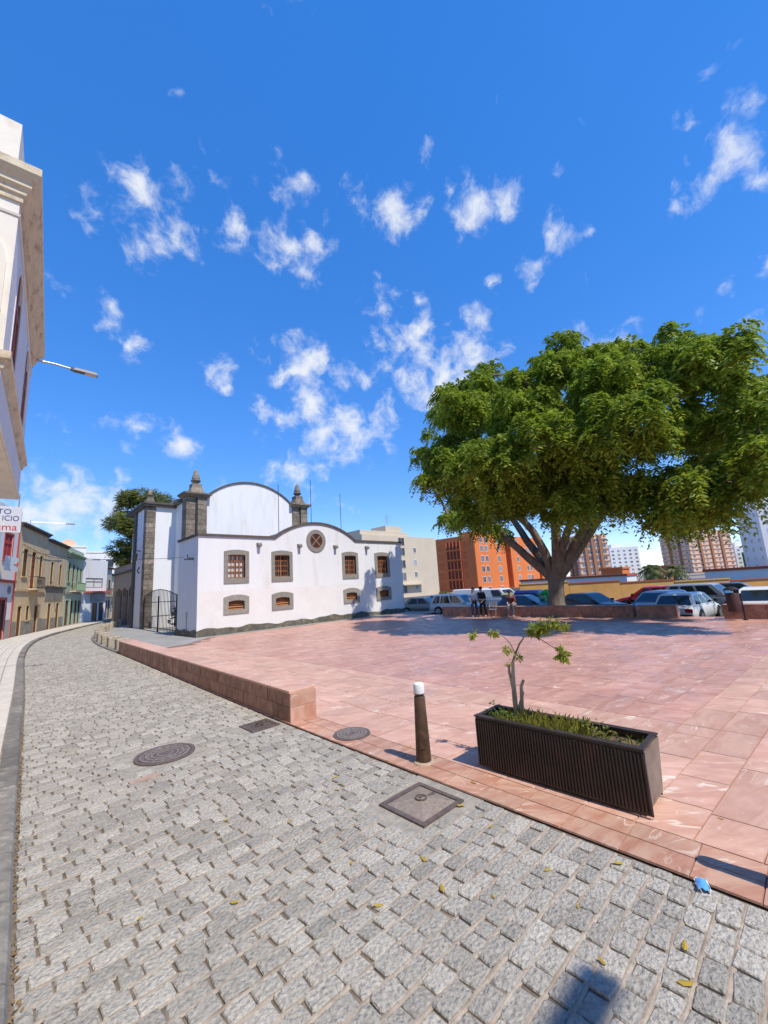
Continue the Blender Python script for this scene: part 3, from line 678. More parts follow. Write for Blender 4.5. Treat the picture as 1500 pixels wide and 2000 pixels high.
# ------------------------------------------------------------------ low walls on the far side of the plaza
def far_wall(y0, y1, label, x0=21.4, wd=0.5, h=0.57):
    """from y0 (right end in the photo) to y1"""
    t = thing('low_wall', label, 'wall', (x0 + wd / 2, (y0 + y1) / 2, 0.0), 0.0, 'low walls along the far side of the plaza')
    ox, oy = x0 + wd / 2, (y0 + y1) / 2
    MB(ox, oy).box(x0 + .03, x0 + wd - .03, y0 + .03, y1 - .03, -0.5, h - 0.05).build('mortar_core', JOINT, t)
    n = max(1, round((y1 - y0) / 1.25)); st = (y1 - y0) / n
    for k in range(n):
        a, b = y0 + k * st + .004, y0 + (k + 1) * st - .004
        MB(ox, oy).box(x0, x0 + .05, a, b, 0.002, h - 0.045).build('block', WALLSTONE, t)
        MB(ox, oy).box(x0 + wd - .05, x0 + wd, a, b, -0.3, h - 0.045).build('block', WALLSTONE, t)
        MB(ox, oy).bbox(x0 - .01, x0 + wd + .01, a, b, h - 0.043, h, 0.008).build('cap_slab', WALLSTONE, t)
    for yy in (y0, y1): MB(ox, oy).box(x0 + .052, x0 + wd - .052, yy + (-.008 if yy == y0 else -.03), yy + (.03 if yy == y0 else .008), 0.002, h - .045).build('block', PINK, t)
far_wall(6.3, 17.4, 'long low brown stone wall in front of the big tree trunk')
far_wall(4.62, 6.16, 'short low stone wall section left of the gap with the white hatchback')
far_wall(-6.0, 3.05, 'low stone wall right of the gap, behind the litter bin')
# planting bed round the tree
MB().frust((21.9, 25.4, 7.2, 14.2), (21.9, 25.0, 7.6, 13.8), -0.3, 0.40).build('tree_bed', SOIL)
tag(bpy.data.objects['tree_bed'], 'raised bed of bare soil round the big tree behind the low wall', 'soil bed')

# ================================================================== CHURCH
CX, CY = 16.3, 23.7
church = thing('church', 'white church with curved dark-edged gables, stone corner pilasters and finials', 'church', (CX, CY, 0))
def cb(): return MB(CX, CY, 0)
AX0, AX1, AZ = 8.2, 24.4, 5.55
WINX = [(9.65, 11.17), (12.66, 14.16), (18.24, 19.72), (21.40, 22.98)]
ops = []
for a, b in WINX:
    m_ = (a + b) / 2
    ops.append((m_ - 0.52, m_ + 0.52, 3.13, 4.50)); ops.append((m_ - 0.48, m_ + 0.48, 1.32, 1.84))
# painted band: warm lower half, cooler upper half
SPL = 2.42
w = cb(); wall_open(w, AX0, AX1, 0, SPL, [o for o in ops if o[2] < SPL], CY, 0.3); w.build('wall', WARMWHITE, church)
w = cb(); wall_open(w, AX0, AX1, SPL, AZ, [o for o in ops if o[2] > SPL], CY, 0.3); w.build('wall', WHITE, church)
def arc_pts(x0, x1, zs, zt, n=26):
    """points of a segmental arch from x1 back to x0"""
    c = (x0 + x1) / 2; hw = (x1 - x0) / 2; h = zt - zs; R_ = (hw * hw + h * h) / (2 * h); a = math.asin(hw / R_)
    return [(c + R_ * math.sin(a - 2 * a * i / n), zs + R_ * math.cos(a - 2 * a * i / n) - R_ * math.cos(a)) for i in range(n + 1)]
ARC = arc_pts(12.93, 19.52, AZ, 6.68)
w = cb(); w.prism_y([(12.93, AZ - .002)] + [(19.52, AZ - .002)] + ARC[1:-1], CY, CY + 0.3); w.build('gable', WHITE, church)
# side walls, rear and roof
w = cb(); w.quad((AX0, CY, 0), (AX0, 27.0, 0), (AX0, 27.0, AZ), (AX0, CY, AZ)); w.build('side_wall', WHITE, church)
w = cb(); w.quad((AX1, CY, 0), (AX1, 33.9, 0), (AX1, 33.9, AZ), (AX1, CY, AZ)); w.build('side_wall', WHITE, church)
w = cb(); w.quad((AX0, 27.0, 0), (12.0, 27.0, 0), (12.0, 27.0, AZ), (AX0, 27.0, AZ)); w.build('side_wall', WHITE, church)
w = cb(); w.quad((12.0, 27.0, 0), (12.0, 34.2, 0), (12.0, 34.2, AZ), (12.0, 27.0, AZ)); w.build('side_wall', WHITE, church)
w = cb(); w.add([(AX0, CY + .3, AZ - .15), (AX1, CY + .3, AZ - .15), (AX1, 34.2, AZ - .15), (12.0, 34.2, AZ - .15), (12.0, 27.0, AZ - .15), (AX0, 27.0, AZ - .15)], [(0, 1, 2, 3, 4, 5)]); w.build('flat_roof', GREYR, church)
vault = cb(); P = arc_pts(12.93, 19.52, AZ - .1, 6.55)
for i in range(len(P) - 1): vault.quad((P[i][0], CY + .3, P[i][1]), (P[i][0], 34.2, P[i][1]), (P[i + 1][0], 34.2, P[i + 1][1]), (P[i + 1][0], CY + .3, P[i + 1][1]))
vault.build('vault_roof', DARKCAP, church)
# coping that follows the outline
cp = cb()
prof = [(AX1 + .06, AZ)] + ARC + [(AX0 - .06, AZ)]
up = []
for i, (x, z) in enumerate(prof):
    p0 = prof[max(i - 1, 0)]; p1 = prof[min(i + 1, len(prof) - 1)]
    tx, tz = p1[0] - p0[0], p1[1] - p0[1]; l = math.hypot(tx, tz); up.append((x + tz / l * 0.13 * 1, z - tx / l * 0.13))
for i in range(len(prof) - 1):
    cp.prism_y([prof[i + 1], prof[i], up[i], up[i + 1]], CY - 0.09, CY + 0.36)
cp.box(AX0 - .09, AX0 + .3, CY + .362, 27.05, AZ, AZ + .13); cp.box(AX1 - .3, AX1 + .09, CY + .362, 33.8, AZ, AZ + .13)
cp.build('coping', DARKCAP, church)
# wavy dark plinth
pz = cb(); n = 70; xs = np.linspace(AX0 - .03, AX1 + .03, n)
hz = [0.34 + 0.0 * x + 0.05 * math.sin(x * 2.3) + 0.035 * math.sin(x * 5.1 + 1) + 0.03 * math.sin(x * 0.8) for x in xs]
for i in range(n - 1):
    pz.add([(xs[i], CY - .035, 0), (xs[i + 1], CY - .035, 0), (xs[i + 1], CY - .035, hz[i + 1]), (xs[i], CY - .035, hz[i]), (xs[i + 1], CY + .01, hz[i + 1] + .02), (xs[i], CY + .01, hz[i] + .02)], [(0, 1, 2, 3), (3, 2, 4, 5)])
ysn = np.linspace(CY - .035, 27.02, 16); hs = [0.36 + 0.05 * math.sin(y * 4.0) for y in ysn]; hs[0] = hz[0]
for i in range(15): pz.quad((AX0 - .03, ysn[i], 0), (AX0 - .03, ysn[i + 1], 0), (AX0 - .03, ysn[i + 1], hs[i + 1]), (AX0 - .03, ysn[i], hs[i]))
pz.build('plinth', PLINTH, church)
# windows
for k, (a, b) in enumerate(WINX):
    m_ = (a + b) / 2
    fr = cb(); fr.ring_y(arch_pts(a, b, 2.83, 4.79, 0.10), arch_pts(m_ - .52, m_ + .52, 3.13, 4.50, 0.03), CY - 0.05, CY + 0.12)
    win = fr.build('window', GREYSTONE, church); win['label'] = 'arched stone window frame with orange wooden lattice'
    wd = cb()
    x0, x1, z0, z1 = m_ - .52, m_ + .52, 3.13, 4.50; yy = CY + .16
    for bx in (x0, m_ - .05, x1 - .08): wd.box(bx, bx + (.10 if bx == m_ - .05 else .08), yy, yy + .05, z0, z1)
    for i in range(5): wd.box(x0, x1, yy + .004, yy + .046, z0 + (z1 - z0 - .06) * i / 4, z0 + (z1 - z0 - .06) * i / 4 + .06)
    nb = 2 if k == 0 else 3
    for s0, s1 in ((x0 + .08, m_ - .05), (m_ + .05, x1 - .08)):
        for i in range(1, nb): wd.box(s0 + (s1 - s0) * i / nb - .018, s0 + (s1 - s0) * i / nb + .018, yy + .006, yy + .04, z0, z1)
    wd.build('lattice', WOOD, win)
    bars = cb()
    for i in range(7): bars.tube([(x0 + .06 + i * (x1 - x0 - .12) / 6, CY + .10, z0), (x0 + .06 + i * (x1 - x0 - .12) / 6, CY + .10, z1)], .011, 6)
    bars.build('iron_bar', BLACKIRON, win)
    pn = cb(); pn.box(x0 - .02, x1 + .02, yy + .07, yy + .08, z0 - .02, z1 + .02)
    pn.build('pane', (CURTAIN if k == 0 else DARKWOOD if k == 3 else GLASS), win)
    fr = cb(); fr.ring_y(arch_pts(a, b, 1.08, 2.17, 0.14), arch_pts(m_ - .48, m_ + .48, 1.32, 1.84, 0.06), CY - 0.05, CY + 0.12)
    win = fr.build('window', GREYSTONE, church); win['label'] = 'low arched stone vent frame with wooden slats'
    for i in range(4):
        z = 1.33 + i * 0.125
        sl = cb(); sl.add([(m_ - .48, CY + .10, z), (m_ + .48, CY + .10, z), (m_ + .48, CY + .18, z + .09), (m_ - .48, CY + .18, z + .09), (m_ - .48, CY + .12, z - .02), (m_ + .48, CY + .12, z - .02), (m_ + .48, CY + .20, z + .07), (m_ - .48, CY + .20, z + .07)], boxf + [(3, 2, 1, 0)]); sl.build('slat', WOOD, win)
    pn = cb(); pn.box(m_ - .5, m_ + .5, CY + .24, CY + .25, 1.3, 1.86); pn.build('backing', DARKWOOD, win)
# round window with a quatrefoil cross
n = 28; rc = (16.05, 5.50)
circ = lambda r: [(rc[0] + r * math.cos(2 * PI * i / n), rc[1] + r * math.sin(2 * PI * i / n)) for i in range(n)]
rw = cb().ring_y(circ(.78), circ(.50), CY - .06, CY + .02).build('rose_window', GREYSTONE, church)
cb().prism_y(circ(.51), CY - .016, CY - .008).build('pane', mat('stained_glass', (0.10, 0.035, 0.02), rough=0.2, var=0.5, vs_=7), rw)
tr = cb()
for s_ in (1, -1):
    ca = math.cos(PI / 4); tr.add([(rc[0] - .5 * ca - .035, CY - .04, rc[1] - s_ * .5 * ca), (rc[0] - .5 * ca + .035, CY - .04, rc[1] - s_ * .5 * ca), (rc[0] + .5 * ca + .035, CY - .04, rc[1] + s_ * .5 * ca), (rc[0] + .5 * ca - .035, CY - .04, rc[1] + s_ * .5 * ca),
                                    (rc[0] - .5 * ca - .035, CY - .018, rc[1] - s_ * .5 * ca), (rc[0] - .5 * ca + .035, CY - .018, rc[1] - s_ * .5 * ca), (rc[0] + .5 * ca + .035, CY - .018, rc[1] + s_ * .5 * ca), (rc[0] + .5 * ca - .035, CY - .018, rc[1] + s_ * .5 * ca)], boxf + [(3, 2, 1, 0)])
tr.build('tracery', GREYSTONE, rw)
fo = cb()
for k in range(4):
    a = k * PI / 2; cxq, czq = rc[0] + .25 * math.cos(a), rc[1] + .25 * math.sin(a)
    fo.ring_y([(cxq + .2 * math.cos(2 * PI * i / 16), czq + .2 * math.sin(2 * PI * i / 16)) for i in range(16)], [(cxq + .165 * math.cos(2 * PI * i / 16), czq + .165 * math.sin(2 * PI * i / 16)) for i in range(16)], CY - .03 - .001 * k, CY - .017)
fo.build('foil', DARKWOOD, rw)
# water spouts
for x in (11.81, 14.69, 17.65, 20.61):
    sp = cb(); sp.tube([(x, CY + .1, 5.10), (x, CY - .12, 5.10), (x, CY - .30, 5.06)], [.12, .12, .10], 10); sp.box(x - .15, x + .15, CY - .14, CY + .02, 5.17, 5.235); sp.build('water_spout', GREYSTONE, church, 40)
# lamp bracket and cables on the west end
br = cb(); br.tube([(8.2, 24.4, 4.35), (7.9, 24.4, 4.35), (7.85, 24.4, 4.55)], .03, 6); br.box(7.7, 8.2, 24.36, 24.44, 4.25, 4.31); br.build('bracket', BLACKIRON, church)
cb().box(AX0 - .05, AX0 - .005, 25.2, 25.34, 1.0, 1.35).build('meter_box', GALV, church)
cb().tube([(8.17, 25.27, 0.3), (8.17, 25.27, 1.0)], .022, 6).build('pipe', GALV, church)

# ---- nave behind
NY = 34.2
NSP, NPK = 10.3, 12.0
NARC = arc_pts(12.4, 20.5, NSP, NPK)
w = cb(); w.prism_y([(10.9, 0), (22.15, 0), (22.15, NSP - .4), (20.5, NSP - .4), (20.5, NSP)] + NARC[1:-1] + [(12.4, NSP), (12.4, NSP - .4), (10.9, NSP - .4)], NY, NY + .4); w.build('nave_gable', WHITE, church)
w = cb(); w.quad((10.9, NY, 0), (10.9, 52, 0), (10.9, 52, NSP - .4), (10.9, NY, NSP - .4)); w.build('nave_side_wall', WHITE, church)
w = cb(); w.quad((22.15, NY, 0), (22.15, 52, 0), (22.15, 52, NSP - .4), (22.15, NY, NSP - .4)); w.build('nave_side_wall', WHITE, church)
v_ = cb(); P = arc_pts(11.4, 21.6, NSP - .45, NPK - .35)
for i in range(len(P) - 1): v_.quad((P[i][0], NY + .4, P[i][1]), (P[i][0], 52, P[i][1]), (P[i + 1][0], 52, P[i + 1][1]), (P[i + 1][0], NY + .4, P[i + 1][1]))
v_.build('nave_roof', GREYR, church)
cp = cb()
for i in range(len(NARC) - 1):
    def off_(p, q):  # outward normal offset along the arch
        cxm = 16.45; d_ = Vector((p[0] - cxm, p[1] - (NPK - 5.6))).normalized(); return (p[0] + d_.x * .13, p[1] + d_.y * .13)
    cp.prism_y([NARC[i + 1], NARC[i], off_(NARC[i], 0), off_(NARC[i + 1], 0)], NY - .1, NY + .5)
cp.build('coping', DARKCAP, church)
def blocks(x0, x1, y0, y1, z0, z1, ch=0.42):
    """pilaster of stone blocks, each block its own piece"""
    z = z0; r = 0
    core_ = cb(); core_.box(x0 + .03, x1 - .03, y0 + .03, y1 - .03, z0, z1); core_.build('mortar_core', JOINT, church)
    while z < z1 - .05:
        h = min(ch, z1 - z); cuts = [x0, x0 + (x1 - x0) * (0.38 if r % 2 else 0.62), x1] if x1 - x0 > .9 else [x0, x1]
        for i in range(len(cuts) - 1):
            cb().box(cuts[i] + .012, cuts[i + 1] - .012, y0 - random.uniform(0, .015), y1, z + .014, z + h - .014).build('stone_block', BROWNSTONE, church)
        z += h; r += 1
def finial(cx, cy, z0, s=1.0, name='finial'):
    b_ = cb()
    b_.frust((cx - .55 * s, cx + .55 * s, cy - .55 * s, cy + .55 * s), (cx - .36 * s, cx + .36 * s, cy - .36 * s, cy + .36 * s), z0, z0 + .55 * s)
    b_.box(cx - .36 * s, cx + .36 * s, cy - .36 * s, cy + .36 * s, z0 + .552 * s, z0 + .8 * s)
    o = b_.build('finial', BROWNSTONE, church)
    cb().lathe([(.2 * s, .8 * s), (.18 * s, .9 * s), (.34 * s, 1.02 * s), (.37 * s, 1.12 * s), (.26 * s, 1.2 * s), (.3 * s, 1.28 * s), (.22 * s, 1.6 * s), (.15 * s, 1.85 * s), (.13 * s, 1.92 * s), (.06 * s, 2.0 * s)], 14, (cx, cy, z0)).build('urn', BROWNSTONE, o, 50)
for x0, x1 in ((10.8, 12.4), (20.5, 22.1)):
    blocks(x0, x0 + .72, NY - .12, NY + .9, 5.4, NSP - .1); blocks(x0 + .84, x1, NY - .25, NY + .9, 5.4, NSP - .1)
    cb().tube([(x0 + .78, NY - .2, 5.4), (x0 + .78, NY - .2, NSP)], .06, 6).build('drainpipe', BLACKIRON, church)
    c_ = cb(); c_.frust((x0 - .05, x1 + .05, NY - .3, NY + 1.0), (x0 - .28, x1 + .28, NY - .53, NY + 1.2), NSP - .1, NSP + .12); c_.box(x0 - .3, x1 + .3, NY - .55, NY + 1.22, NSP + .121, NSP + .25); c_.build('cornice', BROWNSTONE, church)
    finial((x0 + x1) / 2 + .05, NY + .35, NSP + .25, 1.06)
# west cornice on the nave
cb().box(10.62, 11.1, NY + 1.24, 37.0, NSP - .35, NSP - .05).build('cornice', BROWNSTONE, church)
# ---- west tower block and its corner pilaster
TY = 37.0
w = cb(); w.box(9.37, 11.05, TY, TY + .3, 0, 9.75); w.build('tower_wall', WHITE, church)
blocks(8.66, 9.36, TY - .06, TY + .7, 0.0, 9.7)
w = cb(); w.box(8.74, 9.3, TY + .702, 40.0, 0, 9.7); w.build('tower_side_wall', WHITE, church)
c_ = cb(); c_.box(8.5, 11.2, TY - .28, TY + .5, 9.76, 9.92); c_.box(8.42, 11.3, TY - .36, TY + .6, 9.921, 10.1); c_.box(8.42, 9.6, TY + .601, 43.0, 9.9, 10.1); c_.box(8.5, 9.5, TY + .501, 42.9, 9.72, 9.898); c_.build('cornice', DARKCAP, church)
finial(8.95, TY + .3, 10.1, 0.62)
w = cb(); w.box(8.6, 9.5, 40.0, 40.6, 0, 9.7); w.build('dark_pilaster', DARKCAP, church)
w = cb(); w.box(9.55, 11.05, 40.6, 43.4, 0, 9.72); w.build('rear_wall', WHITE, church)
# lantern and hook on the shaded west face
l_ = cb(); l_.tube([(8.74, 38.6, 6.2), (8.45, 38.6, 6.3), (8.38, 38.6, 6.1)], .04, 6); l_.frust((8.3, 8.46, 38.5, 38.7), (8.22, 8.54, 38.4, 38.8), 5.4, 6.0); l_.tube([(8.7, 38.6, 4.9), (8.55, 38.6, 4.6), (8.7, 38.6, 4.4)], .05, 6); l_.build('wall_lantern', BLACKIRON, church)
# small arched bell dormer showing above the roofs
dm = cb(); D_ = arc_pts(11.0, 12.5, 10.6, 12.15, 14); dm.prism_y([(11.0, 9.6), (12.5, 9.6), (12.5, 10.6)] + D_[1:-1] + [(11.0, 10.6)], 38.6, 43.0); dm.build('dormer', WHITE, church)
Di = [(11.75 + (x - 11.75) * .6, 10.5 + (z - 10.5) * .72) for x, z in D_]
cb().prism_y([(11.3, 10.0), (12.2, 10.0)] + Di, 38.57, 38.598).build('dormer_opening', BROWNSTONE, church)
Do = [(11.75 + (x - 11.75) * 1.1, 10.5 + (z - 10.5) * 1.06) for x, z in D_]
cp = cb()
for i in range(len(D_) - 1): cp.prism_y([D_[i + 1], D_[i], Do[i], Do[i + 1]], 38.5, 43.1)
cp.build('dormer_coping', DARKCAP, church)
# ---- low arcade along the street
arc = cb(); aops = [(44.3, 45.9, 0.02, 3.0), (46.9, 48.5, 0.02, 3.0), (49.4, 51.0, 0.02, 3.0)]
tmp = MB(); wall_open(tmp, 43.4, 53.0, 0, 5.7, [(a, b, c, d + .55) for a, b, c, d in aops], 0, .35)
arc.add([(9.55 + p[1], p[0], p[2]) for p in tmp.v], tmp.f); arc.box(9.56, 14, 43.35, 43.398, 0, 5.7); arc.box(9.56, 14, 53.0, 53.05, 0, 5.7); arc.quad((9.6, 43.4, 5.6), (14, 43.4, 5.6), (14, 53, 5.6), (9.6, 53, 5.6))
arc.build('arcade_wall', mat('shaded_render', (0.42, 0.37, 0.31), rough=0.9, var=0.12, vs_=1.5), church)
cb().box(9.4, 9.56, 43.3, 53.1, 5.0, 5.12).build('string_course', DARKCAP, church)
cb().box(9.48, 9.9, 43.3, 53.1, 5.7, 5.8).build('coping', GREYSTONE, church)
for a, b, c, d in aops:
    cb().box(9.85, 9.9, a - .02, b + .02, 0, 3.6).build('arcade_door', DARKWOOD, church)
    sp = cb(); m_ = (a + b) / 2; n = 10
    # arched head fills the corners of the opening
    for s_ in (-1, 1):
        pts = [(m_ + s_ * .8, 3.552), (m_ + s_ * .8, 2.75)] + [(m_ + s_ * .8 * math.cos(PI / 2 * i / n), 2.75 + .8 * math.sin(PI / 2 * i / n)) for i in range(1, n + 1)]
        sp.prism_x(pts, 9.552, 9.8)
    sp.build('arch_head', GREYSTONE, church)
for y in (43.9, 46.4, 48.95, 51.4): cb().box(9.47, 9.545, y - .28, y + .28, 0.004, 3.3).build('stone_pier', BROWNSTONE, church)
# roof masts
for x, zt, zb in ((14.05, 9.6, 6.3), (16.72, 10.35, 6.5), (19.45, 9.5, 5.9)):
    cb().tube([(x, 25.2, zb - .6), (x, 25.2, zt)], .022, 6).build('roof_mast', BLACKIRON, church)

# ---- iron gate, low court wall and shrub between annex and tower
gate = thing('iron_gate', 'black iron gate with arched top rail between church annex and tower', 'gate', (8.6, 32, 0))
gx = lambda y: 8.25 + (y - 27.1) * 0.05
gb = MB(8.6, 32, 0)
gb.tube([(gx(y), y, 0.25) for y in np.linspace(27.2, 36.8, 5)], .03, 6); gb.tube([(gx(y), y, 2.0) for y in np.linspace(27.2, 36.8, 5)], .025, 6)
gb.tube([(gx(y), y, 2.1 + .75 * math.sin(PI * min(1, (y - 27.2) / 9.6) * 0.72 + .35)) for y in np.linspace(27.2, 36.8, 17)], .03, 6)
gb.build('rail', BLACKIRON, gate)
for y in np.linspace(27.4, 36.6, 26):
    MB(8.6, 32, 0).tube([(gx(y), y, 0.1), (gx(y), y, 2.1 + .75 * math.sin(PI * (y - 27.2) / 9.6 * 0.72 + .35))], .02, 5).build('bar', BLACKIRON, gate)
for y in (27.25, 32.0, 36.75): MB(8.6, 32, 0).box(gx(y) - .05, gx(y) + .05, y - .05, y + .05, 0.006, 2.4).build('post', BLACKIRON, gate)
cw = MB(); cw.box(9.2, 10.8, 36.2, 36.5, 0, 0.95); cw.box(9.15, 10.85, 36.15, 36.55, 0.951, 1.05)
tag(cw.build('court_wall', WHITE), 'low white wall behind the iron gate of the church', 'wall')

# ================================================================== HOUSES ON THE LEFT
U = Vector((4.4, 13.5)).normalized(); UA = math.atan2(U.y, U.x)
HA = Vector((1.2, 41.5))
def hloc(s): return (HA.x + U.x * s, HA.y + U.y * s, 0.0)
def house(name, label, s0, width, h, wall_m, openings, depth=8.0, roof_over=0.25, roof_m=DARKCAP, dado=None, trim=None, pane_m=GLASS, frame_m=DARKWOOD, doors=(), rz=None, loc=None, eave=True):
    t = thing(name, label, 'house', loc or hloc(s0), UA if rz is None else rz)
    w = MB(); wall_open(w, 0, width, 0, h, [o[:4] for o in openings], 0, 0.09)
    w.quad((0, 0, 0), (0, depth, 0), (0, depth, h), (0, 0, h)); w.quad((width, 0, 0), (width, depth, 0), (width, depth, h), (width, 0, h)); w.quad((0, depth, 0), (width, depth, 0), (width, depth, h), (0, depth, h))
    w.build('wall', wall_m, t)
    r = MB(); r.box(0.0, width, .003, depth, h - .12, h - .02)
    if eave: r.box(-.02, width + .02, -roof_over, .25, h, h + .12); r.box(0.0, width, -roof_over * .55, -.003, h - .14, h - .002)
    r.build('roof', roof_m, t)
    for k, o in enumerate(openings):
        a, b, c, d = o[:4]; pm = o[4] if len(o) > 4 else pane_m; isdoor = c < 0.3
        f = MB(); e = .07
        f.box(a, a + e, .03, .08, c, d); f.box(b - e, b, .03, .08, c, d); f.box(a + e, b - e, .03, .08, d - e, d)
        if not isdoor: f.box(a + e, b - e, .03, .08, c, c + e)
        m_ = (a + b) / 2; f.box(m_ - .03, m_ + .03, .034, .078, c + e, d - e)
        if not isdoor: f.box(a + e, b - e, .037, .076, c + (d - c) * .62, c + (d - c) * .62 + .05)
        wi = f.build('door' if isdoor else 'window', frame_m, t)
        MB().box(a, b, .082, .088, c, d).build('leaf' if isdoor else 'pane', pm, wi)
        if trim is not None:
            q = MB(); q.box(a - .12, a, -.02, .01, c - .0, d + .12); q.box(b, b + .12, -.02, .01, c - .0, d + .12); q.box(a, b, -.021, .01, d, d + .119)
            q.build('surround', trim, wi)
            if not isdoor: MB().box(a - .16, b + .16, -.09, .02, c - .09, c - .002).build('sill', trim, wi)
    if dado is not None:
        xs = [0.0]
        for o in sorted([o for o in openings if o[2] < dado[0]], key=lambda o: o[0]): xs += [o[0] - .125, o[1] + .125]
        xs.append(width); 
        for i in range(0, len(xs), 2):
            if xs[i + 1] - xs[i] > .03: MB().box(xs[i], xs[i + 1], -.028, .002, 0, dado[0]).build('dado', dado[1], t)
    return t
def balcony(t, a, b, z, out=0.55, h=0.95, m=BLACKIRON, solid=None):
    s_ = MB().box(a, b, -out, -.002, z - .1, z).build('balcony', CORNICE, t)
    r = MB(); r.tube([(a, -.02, z + h), (a, -out, z + h), (b, -out, z + h), (b, -.02, z + h)], .025, 5); r.tube([(a, -.02, z + .08), (a, -out, z + .08), (b, -out, z + .08), (b, -.02, z + .08)], .02, 5)
    for i in range(int((b - a) / .13) + 1):
        x = a + (b - a) * i / max(1, int((b - a) / .13)); r.tube([(x, -out, z), (x, -out, z + h)], .012, 4)
    r.build('railing', m, s_)
    if solid is not None: MB().box(a + .02, b - .02, -out + .03, -out + .05, z + .02, z + h - .05).build('panel', solid, s_)

# red and white house with its sign
rw_ = house('red_white_house', 'white house with red trim and red shutters at the left edge', -8.0, 7.95, 9.4, WHITE,
            [(5.35, 6.85, 5.6, 7.45, REDWOOD), (2.3, 3.8, 5.6, 7.45, REDWOOD), (5.2, 6.7, 0.02, 2.85, BLACKPL), (1.8, 3.4, 0.02, 2.85, BLACKPL)], trim=REDTRIM, frame_m=REDWOOD, eave=False, dado=(1.4, GREYR))
b_ = MB(); b_.box(-.05, 7.945, -.12, .002, 4.0, 4.2); b_.build('string_course', REDTRIM, rw_)
b_ = MB(); b_.box(7.74, 7.945, -.06, .001, 0.0, 3.99); b_.box(7.74, 7.945, -.06, .001, 4.21, 9.4); b_.build('corner_strip', REDTRIM, rw_)
gab = MB(); gab.prism_y([(3.0, 9.4), (7.3, 9.4), (4.4, 10.9), (3.0, 10.9)], 1.0, 6.0); gab.build('gable_roof', REDTRIM, rw_)
em = MB(); n = 20
em.ring_y([(7.0 + .3 * math.cos(2 * PI * i / n), 3.5 + .3 * math.sin(2 * PI * i / n)) for i in range(n)], [(7.0 + .24 * math.cos(2 * PI * i / n), 3.5 + .24 * math.sin(2 * PI * i / n)) for i in range(n)], -.03, -.01)
em.ring_y([(7.0 + .15 * math.cos(2 * PI * i / n), 3.5 + .15 * math.sin(2 * PI * i / n)) for i in range(n)], [(7.0 + .1 * math.cos(2 * PI * i / n), 3.5 + .1 * math.sin(2 * PI * i / n)) for i in range(n)], -.03, -.01)
em.build('round_emblem', GREYINK, rw_)
# projecting sign board, face towards the camera
sg = thing('sign_board', 'grey sign board with blue and red lettering jutting from the red trimmed house', 'sign', (1.06, 36.0, 7.08))
MB().box(-2.2, 0.0, 0.0, 0.12, 0.0, 1.72).build('panel', SIGNW, sg)
def put_text(body, x0, x1, z0, z1, m, parent, y=-.006):
    """lettering fitted into x0..x1, z0..z1 on the face towards the camera"""
    me = text_mesh(body, 1.0, m); xs = [v.co.x for v in me.vertices]; ys = [v.co.y for v in me.vertices]
    sx, sz = (x1 - x0) / (max(xs) - min(xs)), (z1 - z0) / (max(ys) - min(ys))
    o = link('lettering', me, parent, (x0 - min(xs) * sx, y, z0 - min(ys) * sz)); o.rotation_euler = (PI / 2, 0, 0); o.scale = (sx, sz, 1); return o
put_text('TO', -1.21, -.54, 1.2, 1.53, BLUEINK, sg); put_text('ICIO', -.94, -.13, .76, 1.1, BLUEINK, sg); put_text('uma', -1.24, -.18, .12, .42, REDINK, sg)
MB().tube([(-.2, .06, 1.72), (-.2, .06, 2.6)], .04, 6).build('support', GALV, sg)
bn = thing('banner', 'white banner with a small red mark hanging on the red and white house', 'banner', hloc(-2.6), UA)
MB().box(-1.2, 1.15, -.5, -.46, 4.75, 5.75).build('cloth', WHITEPAINT, bn)
MB().box(0.35, 0.75, -.512, -.502, 5.2, 5.26).build('mark', GREYINK, bn); b_ = MB(); b_.tube([(.8, -.51, 5.15), (.95, -.51, 5.4), (1.0, -.51, 5.2), (1.08, -.51, 5.45)], .03, 5); b_.build('mark', REDINK, bn)

# tan house
tn = house('tan_house', 'two storey tan house with arched tall windows and grey dado, plaster stained', 0.0, 7.2, 8.55, TAN,
           [(1.25, 2.2, 4.6, 6.75), (3.2, 4.15, 3.7, 6.7, REDWOOD), (5.25, 5.95, 4.6, 6.55), (1.05, 1.85, 0.05, 2.3, DARKWOOD), (2.95, 3.6, 1.2, 2.3), (4.95, 5.75, 0.05, 2.3, DARKWOOD)], trim=TANTRIM, dado=(1.2, GREYDADO), roof_over=.3)
MB().box(0, 7.2, -.10, .001, 3.45, 3.62).build('string_course', TANTRIM, tn); balcony(tn, 2.9, 5.0, 3.68)
tn2 = house('tan_house', 'paler tan house with narrow upper windows, between the stained tan house and the green house', 7.22, 6.85, 8.2, TAN2,
            [(1.4, 2.15, 4.15, 6.3), (4.3, 5.0, 4.15, 6.2), (1.45, 2.3, 0.05, 2.45, DARKWOOD), (4.1, 5.0, 0.05, 2.45, DARKWOOD)], trim=TANTRIM, dado=(1.1, GREYDADO), roof_over=.3)
b_ = MB(); b_.box(0, 6.85, -.16, .001, 3.9, 4.05); b_.build('string_course', DARKCAP, tn2); MB().box(.2, 6.0, -.05, .001, 2.75, 3.86).build('sign_panel', GREYDADO, tn2)
